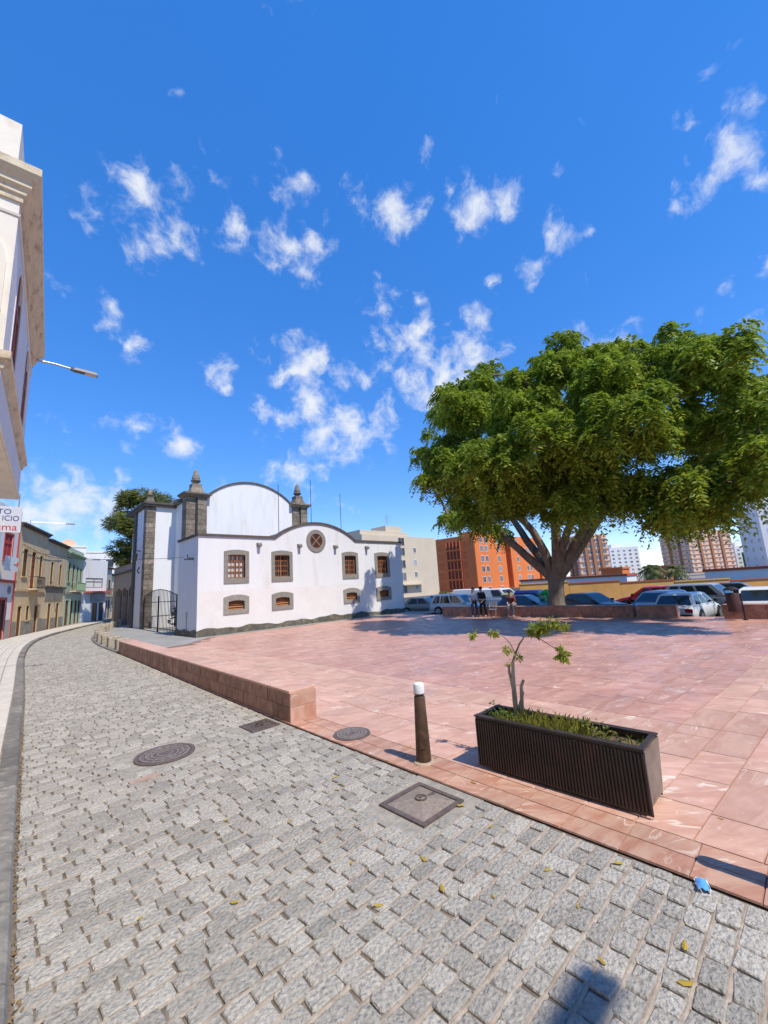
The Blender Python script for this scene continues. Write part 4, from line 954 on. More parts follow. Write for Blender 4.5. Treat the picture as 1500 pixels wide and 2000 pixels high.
# long dark attic on the tan roof
at = MB(); at.prism_x([(1.2, 8.0), (6.0, 8.0), (6.0, 9.7), (1.2, 9.3)], -4.5, 5.0); o = at.build('attic', mat('brown_timber', (0.16, 0.10, 0.065), rough=0.8, var=0.2), tn2)
for k in range(4): MB().box(-3.9 + k * 2.2, -2.3 + k * 2.2, 1.14, 1.19, 8.25, 9.0).build('attic_window', GLASS, tn2)
bx = thing('roof_block', 'pale yellow stair block on the roofs behind the tan house', 'building', hloc(12.2), UA)
MB().box(-2.6, 3.2, 3.0, 7.0, 7.5, 10.3).build('wall', YELLOWR, bx); MB().box(-1.0, 1.6, 3.8, 6.2, 10.3, 10.9).build('water_tank', CREAM, bx); MB().box(3.205, 3.23, 3.8, 5.6, 8.4, 9.8).build('window', GLASS, bx)
# green house
gh = house('green_house', 'pale green two storey house with balcony', 14.1, 7.7, 7.7, GREENR,
           [(0.7, 1.6, 4.7, 6.7), (2.6, 3.5, 4.0, 6.6), (4.5, 5.3, 4.0, 6.5), (6.2, 7.0, 4.6, 6.4), (0.6, 1.9, 0.05, 2.7, DARKWOOD), (2.7, 3.7, 0.05, 2.7, BLACKPL), (4.6, 5.6, 0.05, 2.7, DARKWOOD), (6.2, 7.1, 0.05, 2.7, BLACKPL)], trim=GREENT, roof_m=GREENT, roof_over=.35)
MB().box(0, 7.7, .02, .3, 7.83, 8.4).build('parapet', GREENR, gh); MB().box(0, 7.7, -.05, .001, 0.01, 3.45).build('shopfront', GREYR, gh) if False else None
MB().box(0, 7.7, -.12, .001, 3.4, 3.58).build('string_course', GREYR, gh); balcony(gh, 2.2, 6.9, 3.72, m=GREENT, solid=BLACKPL)
# white shop house turned a little to the street
u2 = math.atan2(66 - 61.5, 10 - 7.9)
wh = house('white_shop_house', 'white house with grey roller shutter and upper window, beyond the green house', 0, 4.6, 7.7, WHITE, [(0.6, 3.8, 4.2, 5.4, CURTAIN), (2.0, 3.0, 0.05, 2.3, WOOD), (3.3, 4.2, 0.05, 2.3, DARKWOOD)], loc=(7.95, 62.2, 0), rz=u2 - .3, eave=False, depth=6, frame_m=DKGREY)
MB().box(0.2, 4.5, -.6, -.01, 3.55, 3.75).build('canopy', REDTRIM, wh); MB().box(1.6, 4.4, -.06, -.01, 2.35, 3.5).build('roller_shutter', GREYR, wh)
MB().box(-.5, -.1, -.4, -.2, 2.0, 3.6).build('shop_sign', WHITEPAINT, wh)
for k, (s0, wd, hh, m_, lab) in enumerate([(4.9, 4.0, 7.0, GREYR, 'brown timber balcony house beyond the white shop house'), (9.0, 5.0, 6.2, GREENT, 'low grey-green house with glazed balcony at the street bend'), (14.1, 6.0, 6.6, WHITE, 'pale house closing the view at the end of the street')]):
    h2 = house('street_house', lab, 0, wd, hh, m_, [(0.5, 1.2, 3.4, 5.4), (1.7, 2.4, 3.4, 5.4), (2.9, 3.6, 3.4, 5.4), (0.5, 1.3, .05, 2.6, DARKWOOD), (1.9, 2.7, .05, 2.6, BLACKPL), (3.1, 3.7, .05, 2.6, DARKWOOD)], loc=(7.95 + math.cos(u2 - .02) * s0 + .4, 62.2 + math.sin(u2 - .02) * s0, 0), rz=u2 - .05, depth=6, frame_m=CURTAIN if k == 1 else DARKWOOD, roof_over=.3)
    balcony(h2, 0.2, wd - .2, 3.2, m=(DARKWOOD, BLACKPL, BLACKIRON)[k])
for lab, x0, x1, y0, y1, h, m_ in (('white flat block behind the street houses', 12, 20, 92, 104, 11.5, WHITE), ('reddish roofed white block behind the street bend', 20.5, 29, 96, 106, 11.0, WARMWHITE), ('white block with round dormer behind the white shop house', 7, 11.5, 88, 98, 12.0, WHITE)):
    t = thing('far_house', lab, 'building', ((x0 + x1) / 2, y0, 0)); ox, oy = (x0 + x1) / 2, y0
    MB(ox, oy).box(x0, x1, y0, y1, 0, h).build('wall', m_, t); MB(ox, oy).box(x0 - .1, x1 + .1, y0 - .1, y1 + .1, h, h + .3).build('roof', REDROOF if 'reddish' in lab else CREAM, t)
    for i in range(3): MB(ox, oy).box(x0 + 1 + i * (x1 - x0 - 1.5) / 3, x0 + 2.2 + i * (x1 - x0 - 1.5) / 3, y0 - .06, y0 + .02, h - 2.6, h - 1.2).build('window', GLASS, t)
    if 'round' in lab: MB(ox, oy).prism_y([(x0 + .8, h + .3)] + [(x0 + 2.0 - 1.2 * math.cos(PI * i / 10) * -1, h + .3 + 1.2 * math.sin(PI * i / 10)) for i in range(10)] + [(x0 + .8, h + .3)][:0], y0 + .5, y0 + 2).build('round_dormer', PEACH, t)

# unseen rest of the row, added to keep western skylight off street and church
for lab, x, y, rz_, wd, hh, m_ in (('unseen white house added to the left row between corner building and red trimmed house', -1.75, 15.4, PI / 2 - .05, 9.0, 8.6, WHITE), ('unseen cream house added to the left row next to the red trimmed house', -1.6, 24.6, PI / 2 - .12, 8.6, 9.2, CREAM), ('unseen tan house added to the left row beside the photographer', -2.1, -6.0, PI / 2 - .04, 14.0, 8.8, TAN2)):
    house('unseen_row_house', lab, 0, wd, hh, m_, [(1.2, 2.2, 4.3, 6.4), (4.0, 5.0, 4.3, 6.4), (6.6, 7.6, 4.3, 6.4), (1.2, 2.2, .05, 2.5, DARKWOOD), (4.0, 5.2, .05, 2.5, DARKWOOD), (6.6, 7.6, 1.0, 2.4)], loc=(x, y, 0), rz=rz_, trim=TANTRIM, roof_over=.2)

# ================================================================== CORNER BUILDING (upper floors over the street)
# local frame: x along the street front, y into the building; front face runs with the street
CB_A = PI / 2 - 0.079
cbd = thing('corner_building', 'cream corner building with heavy weathered cornice jutting over the street at left', 'building', (-0.18, 8.45, 0), CB_A)
# local x = along street (0 .. 6.6), local y = into the building (left)
L0, L1 = 0.0, 6.4
Z0, Z1 = 5.06, 9.05
cops = [(0.95, 2.0, 6.45, 8.55, REDWOOD), (4.15, 5.3, 6.45, 8.65, REDWOOD)]
w = MB(); wall_open(w, L0, L1, Z0, Z1, [o[:4] for o in cops], 0, .3); w.quad((L1, 0, Z0), (L1, 6, Z0), (L1, 6, Z1), (L1, 0, Z1)); w.build('street_wall', WARMWHITE, cbd)
# end wall facing the camera, with an arched window near the corner
w = MB(); fops = [(-1.35, -.22, 6.9, 8.35)]
tmp = MB(); wall_open(tmp, -6.0, 0.0, Z0, Z1, fops, 0, .3)
w.add([(p[1] + L0, -p[0], p[2]) for p in tmp.v], tmp.f); w.build('end_wall', CREAM, cbd)
MB().quad((L0, 0, Z0), (L1, 0, Z0), (L1, 6, Z0), (L0, 6, Z0)).build('soffit', CREAM, cbd)
# recessed ground floor
MB().box(L0 + .1, L1 - .1, 1.35, 6, 0, Z0 - .004).build('ground_floor', CREAM, cbd)
def arch_frame(a, b, z0, z1, y0, y1, m, parent, grow=.14):
    n = 12; r = (b - a) / 2; c = (a + b) / 2
    o_ = [(a - grow, z0), (b + grow, z0)] + [(c + (r + grow) * math.cos(PI * i / n), z1 - r + (r + grow) * math.sin(PI * i / n)) for i in range(n + 1)]
    i_ = [(a, z0), (b, z0)] + [(c + r * math.cos(PI * i / n), z1 - r + r * math.sin(PI * i / n)) for i in range(n + 1)]
    return MB().ring_y(o_, i_, y0, y1)
for a, b, c, d, m_ in cops:
    wi = arch_frame(a, b, c, d, -.012, .03, None, cbd, .1).build('window', WARMWHITE, cbd)
    q = MB(); 
    n = 10; r = (b - a) / 2; cc = (a + b) / 2
    for s_ in (-1, 1): q.prism_y([(cc + s_ * r, d + .001), (cc + s_ * r, d - r)] + [(cc + s_ * r * math.cos(PI / 2 * i / n), d - r + r * math.sin(PI / 2 * i / n)) for i in range(1, n + 1)], .001, .08)
    q.build('arch_head', WARMWHITE, wi)
    f = MB(); f.box(a, a + .10, .005, .05, c, d - .35); f.box(b - .10, b, .005, .05, c, d - .35); f.box(cc - .05, cc + .05, .007, .048, c, d); f.box(a, b, .009, .046, c + 1.3, c + 1.4); f.build('wooden_frame', mat('red_brown_wood', (0.33, 0.10, 0.05), rough=0.6, var=0.2), wi)
    MB().box(a, b, .055, .065, c, d).build('pane', mat('old_dark_pane', (0.09, 0.035, 0.025), rough=0.5, var=0.3), wi)
# arched window of the end wall (turned frame)
def endpart(mb, name, m, parent):
    b_ = MB(); b_.add([(p[1] + L0, -p[0], p[2]) for p in mb.v], mb.f); return b_.build(name, m, parent)
a, b, c, d = fops[0]
wi = endpart(arch_frame(a, b, c, d, -.05, .08, None, None), 'window', CREAM, cbd)
n = 10; r = (b - a) / 2; cc = (a + b) / 2; q = MB()
for s_ in (-1, 1): q.prism_y([(cc + s_ * r, d + .001), (cc + s_ * r, d - r)] + [(cc + s_ * r * math.cos(PI / 2 * i / n), d - r + r * math.sin(PI / 2 * i / n)) for i in range(1, n + 1)], .005, .2)
endpart(q, 'arch_head', CREAM, wi)
endpart(MB().box(a, b, .2, .28, c, d), 'shutter', WOOD, wi)
# mouldings: profile swept round the corner (along street front and along end wall)
def moulding(name, prof, m):
    """prof: list of (out, z); mitred at the near corner"""
    n = len(prof); b_ = MB()
    ends = [(L1 + .0, 'x'), (0, 'c'), (6.0, 'y')]
    vv = []
    for out, z in prof: vv.append((L1 + out * .6, -out, z))
    for out, z in prof: vv.append((L0 - out, -out, z))
    for out, z in prof: vv.append((L0 - out, 6.0, z))
    ff = []
    for k in (0, n):
        for i in range(n): ff.append((k + i, k + (i + 1) % n, k + n + (i + 1) % n, k + n + i))
    ff.append(tuple(range(n))); ff.append(tuple(range(2 * n, 3 * n)))
    return b_.add(vv, ff).build(name, m, cbd)
moulding('cornice', [(-.02, 9.02), (.04, 9.02), (.04, 9.12), (.08, 9.15), (.08, 9.23), (.14, 9.28), (.14, 9.36), (.21, 9.44), (.26, 9.5), (.26, 9.64), (.23, 9.67), (-.02, 9.69)], CORNICE)
moulding('string_course', [(.002, 8.74), (.02, 8.74), (.03, 8.78), (.002, 8.8)], CREAM)
moulding('ledge', [(.002, 5.9), (.03, 5.9), (.05, 6.0), (.11, 6.05), (.11, 6.18), (.002, 6.22)], CORNICE)
moulding('foot_moulding', [(.002, 5.08), (.03, 5.08), (.03, 5.15), (.002, 5.2)], CREAM)
b_ = MB(); b_.box(0.12, 1.1, 0.10, 5.5, 9.7, 10.75); b_.build('parapet_block', CREAM, cbd)
b_ = MB(); b_.box(1.36, 6.2, .3, 5.5, 9.721, 9.9); b_.build('roof', GREYR, cbd)
# street lamps on arms
def arm_lamp(base, arm, label, pole=0.0):
    t = thing('street_lamp', label, 'street lamp', base)
    MB().tube([(0, 0, 0), (arm * .5, 0, .03), (arm, 0, .0)], [.035, .03, .028], 8).build('arm', GALV, t)
    MB().box(-.02, .03, -.08, .08, -.15, .15).build('wall_plate', GALV, t)
    h = MB(); h.frust((arm - .06, arm + .55, -.10, .10), (arm - .02, arm + .5, -.07, .07), -.03, .06); h.box(arm - .14, arm - .06, -.06, .06, -.03, .05); h.build('lamp_head', DKGREY, t)
    MB().box(arm + .22, arm + .52, -.085, .085, -.05, -.031).build('lens', LAMPGLASS, t)
    if pole: MB().tube([(0, 0, -base[2]), (0, 0, .2)], [.09, .06], 10).build('pole', GALV, t)
arm_lamp((0.30, 14.7, 9.22), 1.05, 'grey street lamp on a thin arm from the cream corner building')
arm_lamp((2.0, 47.0, 9.55), 2.6, 'distant street lamp on an arm above the tan house roof')
# unseen pole lamp, added behind the camera to cast a shadow on the cobbles
arm_lamp((-0.42, -4.1, 8.0), 2.65, 'unseen pole street lamp added on the sidewalk to cast a shadow on the cobbles', 1.0)
# cables across the street
def cable(p, q, sag, label, r=.012):
    p, q = Vector(p), Vector(q)
    pts = [p.lerp(q, i / 16) - Vector((0, 0, sag * (1 - (2 * i / 16 - 1) ** 2))) for i in range(17)]
    tag(MB().tube(pts, r, 5).build('cable', BLACKPL), label, 'cable')
cable((7.7, 24.4, 4.4), (1.9, 43.3, 6.6), .35, 'thin black cable from church bracket to the tan house')
cable((1.5, 42, 7.0), (5.0, 53, 6.9), .25, 'black cable strung along the tan house fronts', .02)
cable((5.6, 55, 7.2), (9.5, 44, 6.3), .3, 'black cable spanning the street before the church tower', .02)

# ================================================================== FAR BUILDINGS
def block(name, label, loc, rz, wx, wy, h, m, cat='building'):
    """box building: local x = width along the front (faces local -y), local y = depth; origin at the near corner"""
    t = thing(name, label, cat, loc, rz)
    MB().box(0, wx, 0, wy, -2.5, h).build('wall', m, t)
    return t
def win_grid(t, face, ss, zs, w, h, frame_m=WHITEPAINT, pane_m=FARGLASS, wx=0.0, skip=()):
    """window copies on a face: 'front' (local -y) or 'left' (local -x) or 'right'; frame with recessed pane as sub-part"""
    f = MB(); e = .1
    f.box(-w / 2, -w / 2 + e, -.06, .03, 0, h); f.box(w / 2 - e, w / 2, -.06, .03, 0, h); f.box(-w / 2 + e, w / 2 - e, -.06, .03, h - e, h); f.box(-w / 2 + e, w / 2 - e, -.06, .03, 0, e); f.box(-.04, .04, -.05, .03, e, h - e)
    fm = f.mesh('window', frame_m); pm = MB().box(-w / 2 + e * .5, w / 2 - e * .5, -.03, .02, e * .5, h - e * .5).mesh('pane', pane_m)
    for i, s_ in enumerate(ss):
        for j, z in enumerate(zs):
            if (i, j) in skip: continue
            if face == 'front': loc, rz = (s_, 0, z), 0
            elif face == 'left': loc, rz = (0, s_, z), -PI / 2
            o = link('window', fm, t, loc, rz); link('pane', pm, o)
# beige block right behind the church
bg_ = block('beige_block', 'beige five storey block behind the right end of the church', (79.3, 64.8, 0), 0, 0.1, 0.1, 1, BEIGE)
bpy.data.objects.remove(bg_.children[0])
MB().box(-24, 0, 0, 12, -2.5, 13.2).build('wall', BEIGE, bg_)
b_ = MB(); b_.box(-24, -9.5, .5, 11, 13.2, 14.2); b_.box(-16, -11, 1, 6, 14.2, 15.6); b_.build('roof_block', BEIGE, bg_)
MB().tube([(-13.5, 3, 15.6), (-13.5, 3, 18.5)], .08, 5).build('antenna', GALV, bg_); b_ = MB()
for k in range(4): b_.tube([(-14.4, 3, 17 + k * .4), (-12.6, 3, 17 + k * .4)], .05, 4)
b_.build('antenna', GALV, bg_)
win_grid(bg_, 'front', [-12.3], [0.3, 3.1, 5.9, 8.7, 11.0], 2.0, 1.9, BEIGE); win_grid(bg_, 'front', [-8.0], [1.0, 3.8, 6.6, 9.4], 1.0, 1.3)
b_ = MB(); b_.box(-13.4, -6.5, -1.2, -.02, 2.1, 2.35); b_.build('canopy', BEIGE, bg_)
# orange block
og = block('orange_block', 'orange apartment block with white framed windows and recessed balconies', (96.3, 65.0, 0), 0, 16, 15, 15.0, ORANGE)
# shade put into the colour: deeper red skin on the west face, balcony recess frames
MB().box(-.06, -.01, 0.2, 14.8, -2.5, 14.6).build('end_shade_skin', ORANGE_SHADE, og)
win_grid(og, 'front', [3.2, 5.6, 12.0], [-1.4, 1.5, 4.4, 7.3, 10.2, 12.6], 1.5, 1.75)
win_grid(og, 'left', [11.8, 13.2], [0.4, 3.2, 6.0, 8.8, 11.6], .9, 1.5); win_grid(og, 'left', [3.4], [3.2, 6.0, 8.8, 11.6], .8, 1.5)
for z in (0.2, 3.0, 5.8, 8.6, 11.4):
    o = MB().box(-.16, -.07, 4.9, 9.8, z, z + 2.2).build('balcony', mat('recess_shade_red', (0.20, 0.05, 0.03), rough=0.9, var=0.1), og)  # dark panel carries the shade of a recessed balcony in its colour
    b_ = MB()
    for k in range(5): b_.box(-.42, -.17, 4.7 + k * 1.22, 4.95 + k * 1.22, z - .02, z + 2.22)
    b_.box(-.42, -.17, 4.7, 9.83, z - .35, z - .021); b_.build('balcony_frame', ORANGE_SHADE, o)
b_ = MB(); b_.box(.2, 5, .2, 5, 15, 15.9); b_.box(9, 15, 2, 8, 15, 16.2); b_.build('roof_block', ORANGE, og)
og2 = block('orange_block', 'farther wing of the orange apartments, partly behind the big tree', (118.0, 66.5, 0), 0, 17.5, 12, 15.4, ORANGE)
MB().box(-.06, -.01, .2, 11.8, -2.5, 15).build('end_shade_skin', ORANGE_SHADE, og2)  # this end has its shade in the skin colour as well
win_grid(og2, 'front', [4.0, 10.0, 12.2], [-1.4, 1.5, 4.4, 7.3, 10.2, 12.8], 1.5, 1.75)
b_ = MB(); b_.box(-5.9, -.07, 5, 11, -2.5, 14.2); b_.build('link_wing', ORANGE_SHADE, og2); b_ = MB(); b_.box(-2.6, -1.6, 3.4, 4.9, -2.5, 15.8); b_.build('stair_shaft', ORANGE, og2)
og3 = block('orange_annex', 'low orange building at the right end of the orange apartments', (136.2, 66.0, 0), 0, 9, 8, 3.6, ORANGE); win_grid(og3, 'front', [2, 4.2], [0.6], 1.5, 1.4, pane_m=GLASS)
# far towers, turned so that two faces show
def tower(name, label, loc, rz, wx, wy, h, m, floors, cols_f, cols_l, wm=FARGLASS, bands=None, ww=1.5):
    t = block(name, label, loc, rz, wx, wy, h, m)
    fh = (h - 1) / floors; zs = [0.4 + fh * k for k in range(floors)]
    win_grid(t, 'front', [wx * (i + .5) / cols_f for i in range(cols_f)], zs, ww, fh * .55, WHITEPAINT, wm); win_grid(t, 'left', [wy * (i + .5) / cols_l for i in range(cols_l)], zs, ww, fh * .55, WHITEPAINT, wm)
    if bands is not None:
        for k in range(floors): MB().box(-.25, wx + .05, -.25, wy + .05, zs[k] - fh * .32, zs[k] - fh * .2).build('floor_band', bands, t)
        for i in range(1, 4): MB().box(wx * i / 4 - .6, wx * i / 4 + .6, -.6, -.01, -2, h - .5).build('recess', PEACHD, t)
        for i in range(1, 3): MB().box(-.6, -.01, wy * i / 3 - .6, wy * i / 3 + .6, -2, h - .5).build('recess', PEACHD, t)
    b_ = MB(); b_.box(wx * .25, wx * .6, wy * .3, wy * .7, h, h + 2.2); b_.build('roof_block', m, t)
    return t
tower('tan_tower', 'tan tower block with brown floor lines behind the big tree trunk', (154.0, 59.9, 0), -.75, 11, 9, 16.3, PEACH, 7, 4, 3, bands=PEACHD)
tower('white_tower', 'white tower block right of the tree trunk in the distance', (261.3, 83.9, 0), -.75, 17, 17, 16.5, TOWERW, 7, 5, 4)
tower('peach_tower', 'peach tower block with dark vertical recesses behind the palms', (266.9, 46.6, 0), -.62, 26, 19, 21.5, PEACH, 9, 7, 5, bands=PEACHD)
tower('white_tower', 'white stepped block between the peach tower and the tall grey tower', (315.5, 33.9, 0), -.8, 16, 14, 13.0, TOWERW, 5, 4, 3)
MB().box(0, 8, 0, 8, -2, 9).build('green_block', mat('green_mesh', (0.06, 0.16, 0.05), rough=0.9), None, None, (305, 24, 0), -.6); tag(bpy.data.objects['green_block'], 'small green clad block beside the tall grey tower', 'building')
tower('grey_tower', 'tall pale grey tower with dark balconies at the right edge', (175.3, 11.4, 0), -1.05, 18, 13, 34, TOWERG, 12, 4, 3, ww=1.4)

# ochre wall behind the parking area, in panels
YA = math.atan2(-.8, .6)
yw = thing('ochre_wall', 'long ochre rendered wall with red coping behind the parked cars', 'wall', (37.6, 20.7, -.45), YA)
for n in range(12):
    x0 = n * 4.6; zt = 1.92 - x0 * .042
    MB().box(x0 + .01, x0 + 4.59, 0, .25, -.4, zt).build('wall_panel', YWALL, yw); MB().box(x0 + .005, x0 + 4.595, -.06, .31, zt, zt + .1).build('coping', REDROOF if n % 3 else YWALL, yw)
for lab, x, y, wx, wy, h, m_ in (('small orange hut behind the ochre wall, under the white tower', 98, 29.6, 5, 4.2, 3.2, ORANGE), ('small orange hut between the two palms', 104, 22.6, 5, 4.4, 3.0, ORANGE), ('long low red roofed shed behind the ochre wall', 88, 26, 6, 22, 1.75, REDROOF), ('second red roofed shed at the right behind the ochre wall', 88, -10, 6, 24, 1.7, REDROOF)):
    t = thing('hut' if 'hut' in lab else 'shed', lab, 'building', (x, y, 0)); MB().box(0, wx, 0, wy, -.6, h - .4).build('wall', m_ if 'hut' in lab else WARMWHITE, t); MB().box(-.2, wx + .2, -.2, wy + .2, h - .4, h).build('roof', m_, t)

# ================================================================== TREES
def tube_curve(mb, p, q, r0, r1, bend=0.15, n=6, sides=8, jit=0.0, rnd_=random):
    p, q = Vector(p), Vector(q); d = q - p; L_ = d.length
    side = Vector((rnd_.uniform(-1, 1), rnd_.uniform(-1, 1), rnd_.uniform(0.1, .8))) * L_ * bend
    pts = []; rr = []
    for i in range(n + 1):
        t = i / n; pts.append(p.lerp(q, t) + side * math.sin(PI * t) + Vector((rnd_.uniform(-1, 1), rnd_.uniform(-1, 1), rnd_.uniform(-1, 1))) * jit); rr.append(r0 + (r1 - r0) * t)
    mb.tube(pts, rr, sides); return pts
def leaf_cloud(lobes, per, leaf, droop, frond=1.1, pairs=8, seed=1, inner=0.35):
    """sprays of paired leaflets growing out of lobe centres and arching down; returns V,F"""
    r = np.random.default_rng(seed); VV = []; 
    for (cx, cy, cz, R_) in lobes:
        n = int(per * R_ * R_)
        d = r.normal(size=(n, 3)); d /= np.linalg.norm(d, axis=1)[:, None]; d[:, 2] = d[:, 2] * .85 + .12
        st = np.array([cx, cy, cz]) + d * (R_ * r.uniform(inner, .78, size=(n, 1))) * np.array([1, 1, .82])
        out = d.copy(); out[:, 2] = np.clip(out[:, 2], -.35, .7) ; out /= np.linalg.norm(out, axis=1)[:, None]
        ln = frond * min(1.0, max(R_ / 1.05, .5)) * r.uniform(.6, 1.15, size=n)
        side = np.cross(out, np.array([0, 0, 1.0])); side /= (np.linalg.norm(side, axis=1)[:, None] + 1e-6)
        for k in range(pairs):
            t = (k + .6) / pairs
            pos = st + out * (ln * t)[:, None]; pos[:, 2] -= droop * ln * t * t
            tang = out * 1.0; tang = tang - np.array([0, 0, 1.0]) * (2 * droop * t); tang /= np.linalg.norm(tang, axis=1)[:, None]
            for s_ in (-1, 1):
                lw = leaf * r.uniform(.75, 1.25, size=n) * (1.0 - .35 * t)
                ld = side * s_ + tang * .55 + r.normal(size=(n, 3)) * .22; ld[:, 2] -= .25; ld /= np.linalg.norm(ld, axis=1)[:, None]
                wv = np.cross(ld, r.normal(size=(n, 3)) * .45 + np.array([0, 0, 1.0])); wv /= (np.linalg.norm(wv, axis=1)[:, None] + 1e-6)
                b = pos; m = pos + ld * (lw * .5)[:, None]; tip = pos + ld * lw[:, None]; hw = (lw * .2)[:, None]
                VV.append(np.stack([b, m + wv * hw, tip, m - wv * hw], axis=1).reshape(-1, 3))
    V = np.concatenate(VV); F = np.arange(len(V)).reshape(-1, 4); return V, F
LOBES = np.array([[float(c) for c in s_.split(',')] for s_ in "17.8,4.9,9.8,1.54;25.7,7.0,13.3,1.92;17.5,6.4,5.6,1.79;26.9,9.8,7.4,1.43;15.4,11.3,7.5,1.46;23.6,17.3,10.3,1.46;28.2,11.9,9.3,1.38;17.7,3.1,4.5,1.59;27.1,4.8,5.8,1.54;25.0,16.9,13.1,1.44;27.3,11.6,14.5,1.73;16.0,4.0,7.2,1.63;16.6,8.1,9.3,1.29;26.9,4.0,12.9,1.57;28.3,7.5,9.7,1.60;24.4,15.7,7.8,1.88;27.8,14.7,12.1,1.46;26.8,2.9,7.4,1.32;27.9,4.6,9.9,1.47;18.4,0.7,7.1,1.10;28.4,9.2,12.7,1.81;15.9,10.5,10.3,1.28;27.6,7.1,6.9,1.36;17.0,9.2,6.4,1.65;18.1,1.7,9.1,1.50;26.3,0.9,8.3,1.21;25.0,15.2,15.4,1.14;27.5,14.3,8.9,1.49;17.7,6.7,11.4,0.80;18.5,8.5,11.5,1.19;25.5,3.3,9.5,1.22;17.4,0.8,5.3,1.24;26.0,13.3,7.4,1.21;26.8,16.5,9.9,1.45;25.4,2.3,11.8,1.32;19.0,3.0,10.4,0.80;17.8,10.6,12.0,0.81;26.7,11.4,11.6,1.41;25.9,1.2,6.5,0.96;19.2,7.0,12.2,0.91;17.7,11.7,5.6,0.86;25.4,9.2,15.0,1.25;27.8,15.5,14.9,1.84;24.9,12.7,14.7,1.30;19.1,8.3,5.5,0.95;19.0,10.1,5.9,1.01;19.6,5.3,11.6,1.10;16.6,12.3,9.0,0.86;17.2,12.1,10.9,0.95;25.5,8.4,6.2,1.19;19.7,2.2,7.3,1.09;15.4,6.6,7.3,1.41;23.5,16.1,14.4,0.90;14.5,8.8,6.9,1.30;28.5,6.5,12.2,1.40;25.2,3.4,5.6,1.13;17.1,12.4,6.9,0.88;26.8,9.5,10.0,1.38;23.3,13.2,16.1,0.77;20.6,12.6,14.2,0.79;20.6,13.6,14.2,0.72;21.5,7.6,14.5,0.84;22.6,8.5,14.5,0.66;23.7,8.2,14.7,0.62;24.4,5.8,14.6,0.57;23.2,6.2,13.8,0.85;20.8,4.4,12.5,0.56;22.4,3.2,13.2,0.66;24.3,2.9,13.5,0.63;22.0,3.1,11.9,0.67;23.7,3.8,12.9,0.68;20.7,1.5,11.0,0.57;23.6,1.5,11.5,0.58;21.8,2.2,11.8,0.72;21.9,1.3,10.2,0.64;18.9,13.8,13.3,0.76;21.2,16.4,13.7,0.69;20.6,16.7,12.0,0.56;19.9,16.7,10.4,0.82;20.4,16.9,9.1,0.57;23.5,13.6,4.9,0.74;22.3,13.5,5.3,0.69;20.8,15.7,6.0,0.81;19.8,13.9,5.8,0.72;20.1,13.0,5.2,0.68;21.2,2.7,4.4,0.65;21.3,3.6,4.1,0.75;24.1,5.0,4.4,0.69;22.7,0.8,9.3,0.75;24.0,0.3,9.9,0.56;21.9,0.7,8.2,0.83;24.1,0.6,7.8,0.85;20.6,1.3,5.0,0.74;22.1,10.6,14.3,0.55;22.8,9.6,14.8,0.71;21.6,6.5,13.0,0.65;23.8,4.6,13.2,0.71".split(';')])
tree = thing('broad_tree', 'big spreading tree with drooping green fronds on the plaza', 'tree', (23.6, 10.8, 0.35))
TO = (23.6, 10.8, 0.35)
tr_ = MB(*TO); R2 = random.Random(3)
tr_.tube([(23.6, 10.8, 0.2), (23.6, 10.78, 0.7), (23.58, 10.7, 1.5), (23.6, 10.6, 2.3)], [.56, .46, .42, .5], 12)
tr_.build('trunk', BARK, tree, 60)
# main limbs spread like a fan from the fork
limb_ends = [(22.6, 14.4, 5.9), (24.6, 13.8, 6.6), (21.8, 12.2, 6.3), (24.6, 10.8, 7.6), (22.2, 9.6, 6.8), (23.4, 7.4, 6.2), (25.2, 7.0, 7.0), (21.2, 7.6, 5.9)]
lp = []
for e in limb_ends:
    b_ = MB(*TO); s0 = Vector((23.6, 10.6, 2.0)) + (Vector((e[0], e[1], 2.0)) - Vector((23.6, 10.6, 2.0))).normalized() * .18
    pts = tube_curve(b_, s0, e, .28, .15, .10, 7, 10, .03, R2); b_.build('limb', BARK, tree, 60); lp += [Vector(p) for p in pts[3:]]
node = list(lp)
order = sorted(range(len(LOBES)), key=lambda i: (LOBES[i][0] - 23.6) ** 2 + (LOBES[i][1] - 10.8) ** 2 + (LOBES[i][2] - 7) ** 2)
for i in order:
    c = Vector(LOBES[i][:3]); best = min(node, key=lambda q: (q - c).length); d_ = (best - c).length
    tgt = best.lerp(c, .93)
    r0 = min(.15, .045 + .02 * d_)
    sec = MB(*TO); pts = tube_curve(sec, best, tgt, r0, .03, .05, 5, 6, .05, R2); sec.build('branch', BARK, tree, 60)
    node += pts[2:]
SUBL = []   # every lobe breaks up into hanging clumps with gaps between them
RS = random.Random(44)
for cx_, cy_, cz_, R_ in LOBES:
    if R_ < .75: SUBL.append((cx_, cy_, cz_, R_ * .75)); continue
    n = int(6 + R_ * 4)
    for k in range(n):
        z = 1 - 1.75 * (k + .5) / n; a = k * 2.39996 + RS.uniform(-.4, .4); q = math.sqrt(max(0, 1 - z * z)); d_ = R_ * RS.uniform(.62, .95)
        SUBL.append((cx_ + d_ * q * math.cos(a), cy_ + d_ * q * math.sin(a), cz_ + d_ * z * .9, R_ * RS.uniform(.28, .42)))
V, F = leaf_cloud(SUBL, 150, .27, 1.05, 1.05, 8, 5, .1)
V2, F2 = leaf_cloud(LOBES, 10, .34, .5, .7, 7, 6, .1)
F = np.concatenate([F, F2 + len(V)]); V = np.concatenate([V, V2])
V -= np.array(TO)
link('crown', np_mesh('crown', V, F, LEAF), tree)
